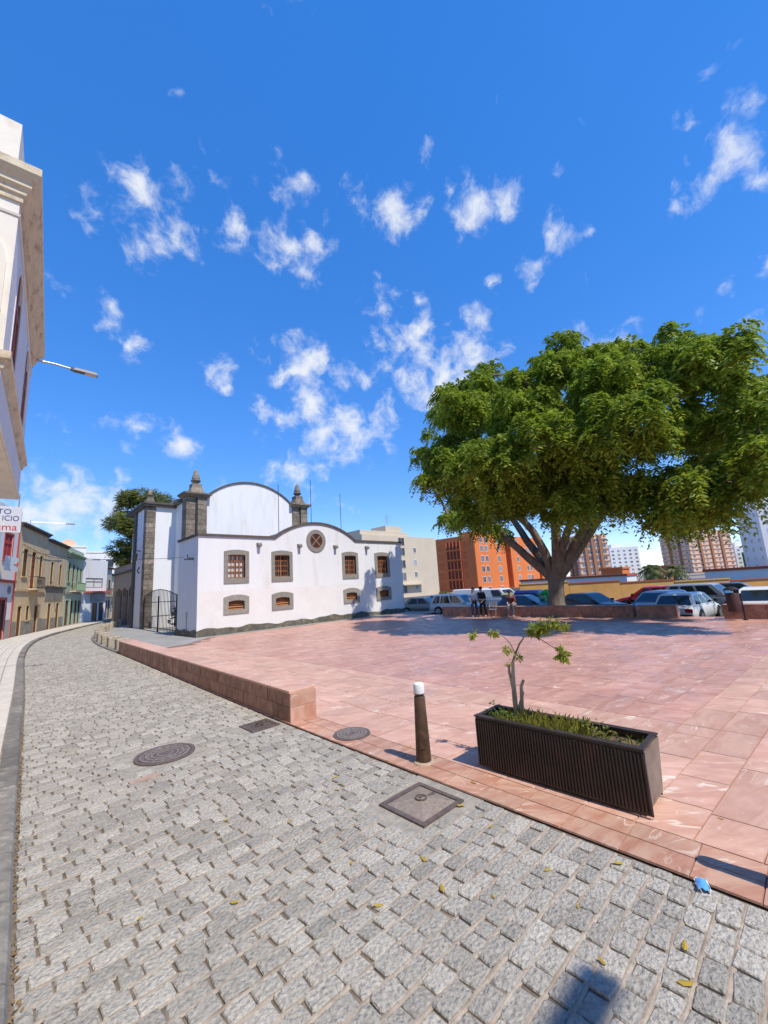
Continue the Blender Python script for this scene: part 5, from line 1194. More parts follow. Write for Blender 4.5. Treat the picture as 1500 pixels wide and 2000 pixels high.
# tree behind the church
bl = []
R3 = random.Random(12)
for k in range(46):
    t = R3.random(); z = 5.2 + 8.3 * t; rr = 3.6 * (1 - abs(t - .55) * 1.05); a = R3.uniform(0, 2 * PI)
    bl.append((12.9 + rr * math.cos(a) * .92 - (1 - t) * .5, 55.0 + rr * math.sin(a), z + 1.0, R3.uniform(1.0, 1.55)))
bt = thing('evergreen_tree', 'tall clumpy evergreen tree rising behind the church tower', 'tree', (12.3, 55, 0))
b_ = MB(12.3, 55, 0); b_.tube([(12.3, 55, 0), (12.2, 55, 5), (12.3, 55, 12)], [.5, .38, .12], 10); b_.build('trunk', BARK, bt, 60)
for c in bl: b_ = MB(12.3, 55, 0); tube_curve(b_, (12.25, 55, max(3, c[2] - 2)), c[:3], .13, .03, .1, 4, 5, .03, R3); b_.build('branch', BARK, bt, 60)
V, F = leaf_cloud(bl, 120, .26, .2, .6, 6, 9); V -= np.array((12.3, 55, 0)); link('crown', np_mesh('crown', V, F, LEAF2), bt)
# courtyard shrub
sh = thing('shrub', 'dark leafy shrub behind the iron gate', 'shrub', (8.95, 28.6, 0)); sl = [(8.95 + random.uniform(-.3, .3), 28.6 + random.uniform(-.5, .5), .5 + random.uniform(0, 1.0), .42) for _ in range(9)]
b_ = MB(8.95, 28.6, 0); [tube_curve(b_, (8.95, 28.6, 0), c[:3], .03, .01, .1, 3, 5) for c in sl]; b_.build('stems', BARK, sh)
V, F = leaf_cloud(sl, 260, .14, .2, .35, 5, 3); V -= np.array((8.95, 28.6, 0)); link('foliage', np_mesh('foliage', V, F, SHRUBM), sh)
# palms
def palm(loc, h, s, label, seed):
    r = random.Random(seed); t = thing('palm_tree', label, 'tree', loc)
    MB().tube([(0, 0, -.5), (.05, 0, h * .5), (0, 0, h)], [.45 * s, .36 * s, .4 * s], 9).build('trunk', PALEBARK, t, 60)
    V = []; F = []
    for k in range(46):
        a = r.uniform(0, 2 * PI); el = r.uniform(-.5, 1.35); L_ = s * r.uniform(2.0, 2.7); pr = None
        side = Vector((-math.sin(a), math.cos(a), 0)); N_ = 9
        for i in range(N_ + 1):
            u = i / N_; p = Vector((math.cos(a) * L_ * u * math.cos(el), math.sin(a) * L_ * u * math.cos(el), h + L_ * u * math.sin(el) - .55 * L_ * u * u * 1.2))
            if pr is not None:
                for sg_ in (-1, 1):
                    tip = p + side * sg_ * s * .62 * math.sin(PI * min(1, u * .9 + .12)) + Vector((0, 0, -.28 * s)); n0 = len(V)
                    V += [tuple(pr), tuple(p), tuple(tip), tuple(pr.lerp(tip, .9) + Vector((0, 0, .03)))]; F.append((n0, n0 + 1, n0 + 2, n0 + 3))
            pr = p
    link('crown', np_mesh('crown', np.array(V), np.array(F), PALMM), t)
palm((81.9, 20.2, -.5), 2.6, 1.15, 'left one of the two fan palms behind the ochre wall', 1); palm((86.8, 17.9, -.5), 2.4, 1.1, 'right one of the two fan palms behind the ochre wall', 2)
palm((52, 41.8, -.5), .5, .95, 'small bright palm between the beige and orange blocks', 4)
palm((110, 7.5, -.5), 1.1, .8, 'low palm behind the ochre wall near the peach tower', 6)

# ================================================================== CARS
def car(label, loc, rz, pm, kind='hatch', L=4.0, Wd=1.7, H=1.42, group='cars parked beyond the plaza'):
    """local +x = front"""
    t = thing('parked_car', label, 'car', loc, rz, group)
    h2 = L / 2; w = Wd / 2; belt = H * (.62 if kind != 'suv' else .58); zb = .22 if kind != 'suv' else .28
    hood = belt - (.05 if kind != 'van' else 0); 
    if kind == 'sedan': st = [(-h2, .42, belt - .18, .86), (-h2 + .1, zb, belt - .06, .95), (-h2 + .9, zb, belt, 1), (0, zb, belt, 1), (h2 - 1.15, zb, belt - .02, 1), (h2 - .5, zb, hood - .10, .98), (h2 - .1, zb + .02, hood - .24, .9), (h2, .42, hood - .34, .8)]
    elif kind == 'van': st = [(-h2, .36, belt - .05, .92), (-h2 + .08, zb, belt, .98), (0, zb, belt, 1), (h2 - .95, zb, belt, 1), (h2 - .3, zb, belt - .16, .97), (h2 - .06, zb + .02, belt - .34, .9), (h2, .4, belt - .45, .84)]
    else: st = [(-h2, .40, belt - .12, .88), (-h2 + .09, zb, belt - .01, .96), (-h2 + .7, zb, belt + .01, 1), (0, zb, belt, 1), (h2 - 1.05, zb, belt - .02, 1), (h2 - .42, zb, hood - .11, .98), (h2 - .08, zb + .02, hood - .24, .9), (h2, .42, hood - .34, .8)]
    b_ = MB(); vv = []; ff = []
    for x, z0, z1, k in st:
        a = w * k; dz = z1 - z0
        half = [(a * .90, z0), (a * .985, z0 + dz * .18), (a, z0 + dz * .5), (a * .985, z0 + dz * .82), (a * .93, z1 - .012), (a * .55, z1 + .012)]
        vv += [(x, y, z) for y, z in half] + [(x, -y, z) for y, z in reversed(half)]
    m_ = 12
    for i in range(len(st) - 1):
        for k in range(m_): ff.append((i * m_ + k, (i + 1) * m_ + k, (i + 1) * m_ + (k + 1) % m_, i * m_ + (k + 1) % m_))
    ff.append(tuple(range(m_))); ff.append(tuple(reversed(range((len(st) - 1) * m_, len(st) * m_))))
    b_.add(vv, ff); b_.build('body', pm, t, 38)
    # cabin: base line and roof line
    xr0, xr1, xf1, xf0 = {'hatch': (-h2 + .10, -h2 + .55, .15, .98), 'sedan': (-h2 + .55, -h2 + 1.15, .25, 1.05), 'suv': (-h2 + .08, -h2 + .45, .45, 1.12), 'van': (-h2 + .05, -h2 + .18, h2 - 1.35, h2 - .62)}[kind]
    bw, rw_2 = w * .95, w * .76
    b_ = MB(); z0, z1 = belt - .02, H
    def ringc(x0, x1, y, z): return [(x0, -y, z), (x1, -y, z), (x1, y, z), (x0, y, z)]
    xm = (xr1 + xf1) / 2
    vv = ringc(xr0, xf0, bw, z0) + ringc(xr1 - .04, xf1 + .05, rw_2 + .03, z1 - .06) + ringc(xr1 + .12, xf1 - .15, rw_2 - .09, z1)
    ff = [(8, 9, 10, 11)]
    for k in (0, 4):
        for i in range(4): ff.append((k + i, k + (i + 1) % 4, k + 4 + (i + 1) % 4, k + 4 + i))
    b_.add(vv, ff); b_.build('cabin', pm, t, 25)
    def side_pt(u, v, s_):   # u along, v up (0..1) on the cabin side
        xa = xr0 + (xf0 - xr0) * u; xb = (xr1 - .04) + (xf1 + .05 - xr1 + .04) * u; return (xa + (xb - xa) * v, s_ * (bw + (rw_2 + .03 - bw) * v + .006), z0 + (z1 - .06 - z0) * v)
    cuts = {'hatch': [(.10, .36), (.40, .66), (.69, .90)], 'sedan': [(.14, .50), (.53, .88)], 'suv': [(.07, .27), (.30, .58), (.61, .9)], 'van': [(.64, .94)]}[kind]
    for s_ in (-1, 1):
        for a, c in cuts:
            q = MB(); q.add([side_pt(a, .10, s_), side_pt(c, .10, s_), side_pt(c - .01, .93, s_), side_pt(a + .02, .93, s_)], [(0, 1, 2, 3)]); q.build('side_window', CARGLASS, t)
    def end_pts(front):
        x0, x1 = (xf0, xf1 + .05) if front else (xr0, xr1 - .04); sg_ = 1 if front else -1
        def P_(v, y): return (x0 + (x1 - x0) * v + sg_ * .008, y * (bw + (rw_2 + .03 - bw) * v) * .9, z0 + (z1 - .06 - z0) * v)
        return [P_(.10, -1), P_(.10, 1), P_(.94, .94), P_(.94, -.94)]
    MB().add(end_pts(True), [(0, 1, 2, 3)]).build('windscreen', CARGLASS, t); MB().add(end_pts(False), [(0, 1, 2, 3)]).build('rear_window', CARGLASS, t)
    for x in (-L * .30, L * .31):
        for s_ in (-1, 1):
            rr = .31 if kind != 'suv' else .35
            MB().lathe([(rr + .06, 0), (rr + .06, .02)], 18, (x, s_ * (w - .012) - .01 + (.006 * s_), rr), 'y').build('wheel_arch', BLACKPL, t)
            wl_ = MB().lathe([(rr * .6, -.09), (rr * .94, -.09), (rr, -.06), (rr, .06), (rr * .94, .09), (rr * .6, .09)], 20, (x, s_ * (w - .055), rr), 'y').build('wheel', RUBBER, t, 40)
            MB().lathe([(rr * .15, .096 if s_ > 0 else -.096), (rr * .6, .085 if s_ > 0 else -.085), (rr * .66, .098 if s_ > 0 else -.098)], 14, (x, s_ * (w - .055), rr), 'y').build('rim', RIM, wl_)
    for s_ in (-1, 1):
        MB().box(-h2 - .012, -h2 + .09, min(s_ * w * .56, s_ * w * .9), max(s_ * w * .56, s_ * w * .9), belt - .30, belt - .14).build('tail_light', TAILRED, t)
        MB().box(h2 - .22, h2 - .035, min(s_ * w * .5, s_ * w * .86), max(s_ * w * .5, s_ * w * .86), hood - .33, hood - .2).build('headlight', HEADL, t)
        MB().box(xf0 - .28, xf0 - .12, min(s_ * (bw + .02), s_ * (bw + .18)), max(s_ * (bw + .02), s_ * (bw + .18)), belt + .03, belt + .15).build('mirror', pm if kind != 'hatch' else BLACKPL, t)
    MB().box(-h2 - .03, -h2 + .1, -w * .84, w * .84, .28, .47).build('rear_bumper', BLACKPL if kind in ('hatch', 'van') else pm, t); MB().box(h2 - .1, h2 + .02, -w * .78, w * .78, .27, .42).build('front_bumper', BLACKPL, t)
    MB().box(-h2 - .04, -h2 - .031, -.26, .26, .5, .61).build('number_plate', WHITEPAINT, t)
    return t
GZ = -.45
car('white hatchback with red tail light seen through the gap between the low walls', (25.0, 4.85, GZ), -.12, P_WHITE, 'hatch', 4.05, 1.7, 1.4)
car('silver car behind the short low wall, left of the white hatchback', (26.4, 6.45, GZ), PI - .25, P_SILVER, 'hatch', 4.1, 1.7, 1.42)
car('white car behind the litter bin at the right edge', (26.3, 2.2, GZ), .05, P_WHITE, 'hatch', 4.2, 1.75, 1.5)
car('silver grey off-roader behind the white hatchback', (30.6, 4.95, GZ), -PI / 2 - .1, P_SILVER, 'suv', 4.3, 1.8, 1.6)
car('dark car farthest back at the right, before the ochre wall', (35.0, 4.0, GZ), -PI / 2, P_DARK, 'sedan', 4.4, 1.75, 1.45)
car('dark red car before the ochre wall', (32.2, 8.35, GZ), PI / 2 + .08, P_RED, 'hatch', 4.1, 1.72, 1.5)
car('dark blue-grey car right of the big tree trunk', (27.2, 10.3, GZ), -PI / 2 - .25, P_DARK, 'sedan', 4.4, 1.75, 1.4)
car('blue car in front of the waste containers', (27.4, 14.6, GZ), -PI / 2 + .1, P_BLUE, 'hatch', 3.9, 1.68, 1.38)
car('white off-roader behind the left end of the long low wall', (27.0, 20.3, GZ), -PI / 2 + .15, P_WHITE, 'suv', 4.4, 1.8, 1.62)
car('white delivery van left of the seated people', (33.0, 22.6, GZ), -PI / 2, P_WHITE, 'van', 4.6, 1.85, 1.85)
car('white delivery van behind the seated people', (32.0, 19.8, GZ), -PI / 2 - .1, P_WHITE, 'van', 4.4, 1.85, 1.8)
car('champagne coloured car beside the right end of the church', (27.6, 24.4, GZ), -PI / 2 + .35, P_TAN, 'sedan', 4.4, 1.75, 1.45)
car('silver car half hidden behind the champagne coloured car', (31.6, 25.0, GZ), -PI / 2 + .3, P_SILVER, 'hatch', 4.2, 1.75, 1.5)

# waste containers
c_ = thing('waste_container', 'blue waste paper container behind the low wall', 'container', (30.0, 15.75, GZ)); b_ = MB(); b_.frust((-.6, .6, -.75, .75), (-.68, .68, -.85, .85), .08, 1.25); b_.build('body', BINBLUE, c_)
b_ = MB(); b_.prism_y([(-.72, 1.252), (.72, 1.252), (.72, 1.45), (.35, 1.62), (-.35, 1.62), (-.72, 1.45)], -.9, .9); b_.build('lid', BINBLUE, c_); MB().box(-.735, -.722, -.4, .4, 1.3, 1.42).build('slot', BLACKPL, c_)
for sx in (-.5, .5):
    for sy in (-.6, .6): MB().lathe([(.09, -.04), (.09, .04)], 10, (sx, sy, .09), 'y').build('wheel', RUBBER, c_)
c_ = thing('bottle_bank', 'bright green domed bottle bank left of the big tree trunk', 'container', (29.6, 14.2, GZ)); MB().lathe([(.52, 0), (.64, .35), (.66, .8), (.6, 1.15), (.42, 1.45), (.2, 1.6), (.05, 1.64)], 20).build('body', BINGREEN, c_, 60)
b_ = MB(); b_.prism_x([(-.26, .35), (.26, .35)] + [(.26 * math.cos(PI * i / 8), .95 + .32 * math.sin(PI * i / 8)) for i in range(9)], -.71, -.55); b_.build('pale_panel', mat('container_pale_green', (0.45, 0.62, 0.36), rough=0.5), c_); MB().lathe([(.12, -.70), (.12, -.60)], 12, (0, 0, 1.22), 'x').build('hole', BLACKPL, c_)
c_ = thing('waste_container', 'olive waste container left of the blue container', 'container', (31.0, 17.6, GZ)); b_ = MB(); b_.frust((-.55, .55, -.75, .75), (-.62, .62, -.82, .82), .08, 1.15); b_.build('body', BINOLIVE, c_); MB().prism_y([(-.66, 1.152), (.66, 1.152), (.66, 1.25), (0, 1.45), (-.66, 1.3)], -.86, .86).build('lid', BINOLIVE, c_)
for sx in (-.45, .45):
    for sy in (-.6, .6): MB().lathe([(.09, -.04), (.09, .04)], 10, (sx, sy, .09), 'y').build('wheel', RUBBER, c_)

# litter bin on its post
lb = thing('litter_bin', 'dark brown litter bin on a post before the low wall at right', 'litter bin', (21.0, 2.62, .016))
MB().lathe([(.15, .30), (.21, .33), (.225, 1.0), (.21, 1.02), (.2, .98), (.17, .6)], 18).build('bucket', BINBROWN, lb, 50)
b_ = MB(); b_.lathe([(.25, 1.14), (.25, 1.17), (.12, 1.25), (.03, 1.27)], 18); b_.tube([(.0, .2, .95), (.0, .22, 1.15)], .015, 5); b_.tube([(.0, -.2, .95), (.0, -.22, 1.15)], .015, 5); b_.build('hood', BLACKPL, lb, 50)
b_ = MB(); b_.box(.02, .08, -.27, -.22, 0, 1.0); b_.box(-.05, .12, -.32, -.17, 0, .02); b_.build('post', BLACKIRON, lb)

# ================================================================== PEOPLE
def skin_obj(name, verts, edges, radii, m, parent, root=0, sub=1):
    me = bpy.data.meshes.new(name); me.from_pydata(verts, edges, []); me.update(); me.materials.append(m)
    o = bpy.data.objects.new(name, me); COL.objects.link(o); o.parent = parent
    md = o.modifiers.new('skin', 'SKIN'); sv = me.skin_vertices[0].data if me.skin_vertices else None
    if sv is None:
        bm = bmesh.new(); bm.from_mesh(me); bm.verts.layers.skin.verify(); bm.to_mesh(me); bm.free(); sv = me.skin_vertices[0].data
    for i, r in enumerate(radii):
        r = r if isinstance(r, tuple) else (r, r); sv[i].radius = r; sv[i].use_root = (i == root)
    md.use_smooth_shade = True
    s_ = o.modifiers.new('sub', 'SUBSURF'); s_.levels = sub; s_.render_levels = sub
    return o
def person(label, loc, rz, J, top_m, leg_m, hair=True, group='people by the long low wall'):
    """J: joints in local coordinates (person faces -x)"""
    t = thing('person', label, 'person', loc, rz, group)
    g_ = lambda k: Vector(J[k])
    V = [g_('pelvis'), g_('chest'), g_('neck'), g_('head0'), g_('head1')]; E = [(0, 1), (1, 2), (2, 3), (3, 4)]; Rr = [(.13, .11), (.15, .11), .055, .085, .075]
    hands = []
    for s_ in ('l', 'r'):
        n = len(V); V += [g_('sh' + s_), g_('el' + s_), g_('wr' + s_), g_('hand' + s_)]; E += [(1, n), (n, n + 1), (n + 1, n + 2), (n + 2, n + 3)]; Rr += [.055, .042, .03, .032]
        d_ = (V[n + 3] - V[n + 2]).normalized(); sd = d_.orthogonal().normalized()
        for k, (o_, ln) in enumerate(((-.03, .07), (-.01, .085), (.01, .08), (.03, .065))):
            V += [V[n + 3] + sd * o_ + d_ * ln * .55, V[n + 3] + sd * o_ * 1.1 + d_ * ln + Vector((0, 0, -.02))]; q = len(V); E += [(n + 3, q - 2), (q - 2, q - 1)]; Rr += [.009, .008]
        V += [V[n + 2].lerp(V[n + 3], .5) + sd * .045, V[n + 3] + sd * .06]; q = len(V); E += [(n + 2, q - 2), (q - 2, q - 1)]; Rr += [.011, .009]
    for s_ in ('l', 'r'):
        n = len(V); V += [g_('hip' + s_), g_('kn' + s_), g_('an' + s_), g_('toe' + s_)]; E += [(0, n), (n, n + 1), (n + 1, n + 2), (n + 2, n + 3)]; Rr += [.085, .058, .04, .035]
    skin_obj('body', [tuple(v) for v in V], E, Rr, SKIN, t, 0, 1)
    # clothes follow the same joints, a little wider
    V = [g_('pelvis') + Vector((0, 0, .02)), g_('chest'), g_('chest').lerp(g_('neck'), .6)]; E = [(0, 1), (1, 2)]; Rr = [(.155, .135), (.175, .135), .085]
    for s_ in ('l', 'r'): n = len(V); V += [g_('sh' + s_), g_('el' + s_), g_('el' + s_).lerp(g_('wr' + s_), .5)]; E += [(1, n), (n, n + 1), (n + 1, n + 2)]; Rr += [.075, .058, .05]
    skin_obj('top', [tuple(v) for v in V], E, Rr, top_m, t, 0, 1)
    V = [g_('pelvis')]; E = []; Rr = [(.15, .13)]
    for s_ in ('l', 'r'): n = len(V); V += [g_('hip' + s_), g_('kn' + s_), g_('an' + s_)]; E += [(0, n), (n, n + 1), (n + 1, n + 2)]; Rr += [.10, .075, .058]
    skin_obj('trousers', [tuple(v) for v in V], E, Rr, leg_m, t, 0, 1)
    for s_ in ('l', 'r'):
        a, b = g_('an' + s_), g_('toe' + s_); skin_obj('shoe', [tuple(a + Vector((.04, 0, -.045))), tuple(a.lerp(b, .5) + Vector((0, 0, -.02))), tuple(b)], [(0, 1), (1, 2)], [.045, .045, .035], SHOE, t, 0, 1)
    c = (g_('head0') + g_('head1')) / 2; ax = (g_('head1') - g_('head0')).normalized()
    b_ = MB(); b_.lathe([(.02, .135), (.07, .12), (.098, .07), (.103, .02), (.09, -.03), (.06, -.05)], 12, tuple(c + Vector((.014, 0, .012)))); b_.build('hair', HAIR, t, 80)
    f = g_('head0').lerp(g_('head1'), .45) + Vector((-.088, 0, 0)); b_ = MB(); b_.frust((f.x - .025, f.x + .01, f.y - .018, f.y + .018), (f.x - .002, f.x + .01, f.y - .008, f.y + .008), f.z - .035, f.z + .02); b_.build('nose', SKIN, t)
    b_ = MB()
    for s_ in (-1, 1): b_.box(f.x - .006, f.x + .004, f.y + s_ * .032 - .012, f.y + s_ * .032 + .012, f.z + .018, f.z + .03)
    b_.box(f.x - .006, f.x + .006, f.y - .022, f.y + .022, f.z - .064, f.z - .056); b_.build('eyes_and_mouth', HAIR, t)
    return t
def pose(lean=0.0, seat=None, hd=0.0, spread=.13):
    """standing or seated/perched figure facing -x; lean = forward lean in metres at chest"""
    if seat is None:
        J = dict(pelvis=(0, 0, .96), chest=(-lean, 0, 1.30), neck=(-lean * 1.3, 0, 1.47), head0=(-lean * 1.4 - hd, 0, 1.56), head1=(-lean * 1.45 - hd, 0, 1.67))
        for s_, sg_ in (('l', -1), ('r', 1)):
            J.update({'hip' + s_: (0, sg_ * .09, .88), 'kn' + s_: (-.03 - sg_ * .05, sg_ * spread, .48), 'an' + s_: (.02 - sg_ * .06, sg_ * spread, .09), 'toe' + s_: (-.16 - sg_ * .06, sg_ * (spread + .03), .04),
                      'sh' + s_: (-lean, sg_ * .19, 1.37), 'el' + s_: (-lean * .6 + .03, sg_ * .25, 1.10), 'wr' + s_: (-lean - .16, sg_ * .2, .92), 'hand' + s_: (-lean - .22, sg_ * .18, .87)})
    else:
        z = seat; J = dict(pelvis=(0, 0, z + .12), chest=(-lean, 0, z + .46), neck=(-lean * 1.4, 0, z + .63), head0=(-lean * 1.6 - hd, 0, z + .72), head1=(-lean * 1.7 - hd, 0, z + .83))
        for s_, sg_ in (('l', -1), ('r', 1)):
            J.update({'hip' + s_: (-.05, sg_ * .09, z + .09), 'kn' + s_: (-.44, sg_ * spread, z + .07), 'an' + s_: (-.46 - sg_ * .05, sg_ * spread, .09), 'toe' + s_: (-.62 - sg_ * .05, sg_ * (spread + .02), .04),
                      'sh' + s_: (-lean, sg_ * .19, z + .53), 'el' + s_: (-lean * .8 - .1, sg_ * .25, z + .28), 'wr' + s_: (-.36, sg_ * .16, z + .2), 'hand' + s_: (-.43, sg_ * .14, z + .17)})
    return J
person('person in light blue top and dark jeans standing half turned before the low wall', (20.9, 14.55, .016), .7, pose(.10, None, .03), SHIRTB, DENIM)
person('person all in black standing between the two others', (21.05, 14.05, .016), -.2, pose(.04, None, .02), BLACKC, BLACKC)
person('person in grey and maroon sitting bent forward on the low wall', (21.5, 12.35, .016), .15, pose(.24, .57, .05), MAROON, GREYC)
# folding chair beside the people
ch = thing('folding_chair', 'folding chair with pale frame beside the standing people', 'chair', (20.95, 13.35, .016), .3)
MB().box(-.2, .2, -.2, .2, .42, .45).build('seat', GALV, ch); MB().box(.17, .2, -.2, .2, .6, .88).build('backrest', GALV, ch)
for s_ in (-.19, .19):
    MB().tube([(-.25, s_, 0), (.2, s_, .88)], .014, 6).build('leg', GALV, ch); MB().tube([(.25, s_, 0), (-.18, s_, .44)], .014, 6).build('leg', GALV, ch)

# ================================================================== BOLLARDS, COVERS
def bollard(label, loc):
    t = thing('bollard', label, 'bollard', loc, 0, 'rusty iron bollards on the plaza edge')
    MB().lathe([(.13, 0), (.125, .012), (.098, .02)], 20).build('base_ring', mat('bollard_mortar', (0.40, 0.31, 0.22), rough=0.9, var=0.2, vs_=20), t)
    MB().lathe([(.092, .015), (.09, .06), (.082, .3), (.066, .735), (.06, .745)], 20).build('post', RUST, t, 45)
    MB().lathe([(.05, .745), (.05, .76), (.066, .765), (.066, .775)], 18).build('neck', RUST, t, 40)
    MB().lathe([(.066, .776), (.068, .79), (.068, .86), (.062, .885), (.035, .897), (.006, .9)], 18).build('cap', WHITEPAINT, t, 50)
    MB().box(-.0945, -.07, -.035, .035, .17, .29).build('plate', RUST, t)
    return t
bo = bollard('rusty iron bollard with white painted cap beside the square cover', (3.92, 3.66, .016)); bo.rotation_euler = (0, 0, .75)
bollard('rusty iron bollard just off the right edge, only its shadow shows', (3.93, 0.36, .016))
def round_cover(label, x, y, r, z=.002):
    t = thing('manhole_cover', label, 'manhole cover', (x, y, z)); n = 32
    MB().lathe([(r, -.03), (r, .010), (r - .045, .010), (r - .05, .002)], n).build('frame', MANHOLE, t)
    MB().lathe([(r - .055, -.02), (r - .055, .007), (r - .07, .009)], n).build('lid', MANHOLE, t)
    rb = MB()
    for q in (.82, .64, .46, .28): rb.lathe([(r * q, .008), (r * q, .0135), (r * q - .022, .0135), (r * q - .022, .008)], n, cap=False)
    for k in range(16):
        a = 2 * PI * k / 16; ca, sa = math.cos(a), math.sin(a)
        for q in (.72, .54): rb.box(r * q * ca - .014, r * q * ca + .014, r * q * sa - .014, r * q * sa + .014, .0085, .0128)
    rb.build('rib', mat('pale_rib_iron', (0.27, 0.225, 0.19), rough=0.5, var=0.25, vs_=14, metal=0.3), t); return t  # ribs in paler iron than the lid so the pattern stands out
round_cover('round iron manhole cover in the cobbles', 1.93, 6.69, .38); round_cover('round iron manhole cover with rings in the pink paving', 3.99, 5.12, .27, .0165)
# concrete collar round the street manhole and square covers
CONC = mat('concrete_collar', (0.31, 0.285, 0.24), rough=0.9, var=0.25, vs_=9, bump=.5, bs=50)
for hx_, hy_, ax_, ay_ in HOLES:
    MB().add([(hx_ - ax_ - .15, hy_ - ay_ - .10, -.0065), (min(hx_ + ax_ + .15, 3.66), hy_ - ay_ - .10, -.0065), (min(hx_ + ax_ + .15, 3.66), hy_ + ay_ + .10, -.0065), (hx_ - ax_ - .15, hy_ + ay_ + .10, -.0065)], [(0, 1, 2, 3)]).build('collar', CONC, street)
def square_cover(label, x, y, s_, ang, pyramid):
    t = thing('square_cover', label, 'drain cover', (x, y, .0), ang)
    f = MB().ring_y([(-s_, -s_), (s_, -s_), (s_, s_), (-s_, s_)], [(-s_ + .05, -s_ + .05), (s_ - .05, -s_ + .05), (s_ - .05, s_ - .05), (-s_ + .05, s_ - .05)], 0, .02); f.v = [(v[0], v[2], v[1] - .008) for v in f.v]
    f.build('frame', MANHOLE, t)
    q = s_ - .055; l = MB()
    if pyramid: l.add([(-q, -q, .004), (q, -q, .004), (q, q, .004), (-q, q, .004), (0, 0, .055)], [(0, 1, 4), (1, 2, 4), (2, 3, 4), (3, 0, 4)])
    else: l.add([(-q, -q, .006), (q, -q, .006), (q, q, .006), (-q, q, .006)], [(0, 1, 2, 3)])
    l.build('lid', mat('cover_lid', (0.30, 0.24, 0.19), rough=0.6, var=0.25, vs_=30, metal=.2, bump=.5, bs=120) if pyramid else MANHOLE, t)
    MB().lathe([(.06, .034), (.06, .056), (.045, .056), (.045, .04)], 18, cap=False).build('ring', MANHOLE, t)
    b_ = MB()
    if pyramid: b_.box(-.022, .022, -.012, .012, .05, .06); b_.box(-.26 * s_ / .29, -.25 * s_ / .29, -.1, .1, .006, .009); b_.box(.1, .19, -.012, .012, .02, .036)
    else:
        for q in (.2, .14, .08): b_.lathe([(q, .006), (q, .012), (q - .012, .012), (q - .012, .006)], 20, cap=False)
    b_.build('relief', MANHOLE, t)
square_cover('square iron cover shaped like a flat pyramid, in front of the bollard', 3.22, 3.08, .295, .0, True)
square_cover('small square iron cover at the near end of the low wall', 3.35, 6.72, .24, 0.0, False)

# ================================================================== PLANTER
PXC, PYC = 4.46, 2.21
pt = thing('planter', 'dark ribbed metal planter box on the pink paving', 'planter', (PXC, PYC, .016), 0.02)
HL, HW, HT = .86, .235, .545
b_ = MB(); b_.frust((-HW + .05, HW - .05, -HL + .06, HL - .06), (-HW + .02, HW - .02, -HL + .04, HL - .04), .035, .36); b_.box(-HW + .08, HW - .08, -HL + .12, HL - .12, 0.0, .036); b_.build('trough', PLANTERM, pt)
for s_ in (-1, 1):
    sd = 'side_panel'
    x0 = s_ * HW
    f = MB(); xa, xb = min(x0, x0 - s_ * .012), max(x0, x0 - s_ * .012); tp = .0 if s_ < 0 else .034; f.frust((xa, xb, -HL + tp, HL - tp), (xa, xb, -HL, HL), .02, HT); o = f.build(sd, PLANTERM, pt)
    n = 56
    rb = MB()
    for k in range(n):
        y = (-HL + .012 + (2 * HL - .024) * k / (n - 1)) * (1 if s_ < 0 else .96); rb.box(min(x0 + s_ * .002, x0 + s_ * .016), max(x0 + s_ * .002, x0 + s_ * .016), y - .0085, y + .0085, .035, HT - .03)
    o2 = rb.build('ribs', PLANTERM, o); o2['kind'] = 'stuff'
    MB().box(min(x0 - s_ * .05, x0 + s_ * .02), max(x0 - s_ * .05, x0 + s_ * .02), -HL - .005, HL + .005, HT - .001, HT + .012).build('rim', PLANTERM, pt)
    e = MB(); e.add([(-HW + .02, s_ * (HL - .03), .05), (HW + .018, s_ * (HL - .03), .05), (HW + .018, s_ * (HL + .004), HT - .02), (-HW + .013, s_ * (HL + .004), HT - .02), (-HW + .02, s_ * (HL - .045), .05), (HW + .018, s_ * (HL - .045), .05), (HW + .018, s_ * (HL - .012), HT - .02), (-HW + .013, s_ * (HL - .012), HT - .02)], boxf + [(3, 2, 1, 0)]); e.build('end_panel', PLANTEREND, pt)
    MB().box(-HW + .051, HW - .051, min(s_ * HL, s_ * (HL - .05)), max(s_ * HL, s_ * (HL - .05)), HT - .002, HT + .011).build('rim', PLANTERM, pt)
so = MB(); n = 14; m = 5
for i in range(n + 1):
    for j in range(m + 1):
        so.v.append((-HW + .014 + (2 * HW - .028) * j / m, -HL + .03 + (2 * HL - .06) * i / n, .45 + random.uniform(-.02, .02) + .03 * math.sin(i * .9)))
for i in range(n):
    for j in range(m): q = i * (m + 1) + j; so.f.append((q, q + 1, q + m + 2, q + m + 1))
so.build('soil', SOIL, pt)
# weeds in the planter: uncountable blades
bl_v = []; bl_f = []
RW = random.Random(8)
for k in range(1000):
    y = RW.triangular(-HL + .05, HL - .08, .02) if RW.random() < .75 else RW.uniform(-HL + .06, HL - .06); x = RW.uniform(-HW + .03, HW - .03); h = RW.uniform(.03, .17) * (1.1 if -.25 < y < .6 else .5); a = RW.uniform(0, 2 * PI); l = RW.uniform(.02, .09); wv = RW.uniform(.003, .008)
    p = Vector((x, y, .45)); d_ = Vector((math.cos(a), math.sin(a), 0)); s_ = Vector((-d_.y, d_.x, 0)) * wv; n0 = len(bl_v)
    bl_v += [tuple(p - s_), tuple(p + s_), tuple(p + d_ * l * .5 + Vector((0, 0, h * .8)) + s_ * .8), tuple(p + d_ * l + Vector((0, 0, h)))]; bl_f.append((n0, n0 + 1, n0 + 2, n0 + 3))
wd = link('weeds', np_mesh('weeds', np.array(bl_v), np.array(bl_f), GRASSM), None, (PXC, PYC, .016), .02); tag(wd, 'yellow-green weeds and grass growing in the planter', 'weeds', kind='stuff')
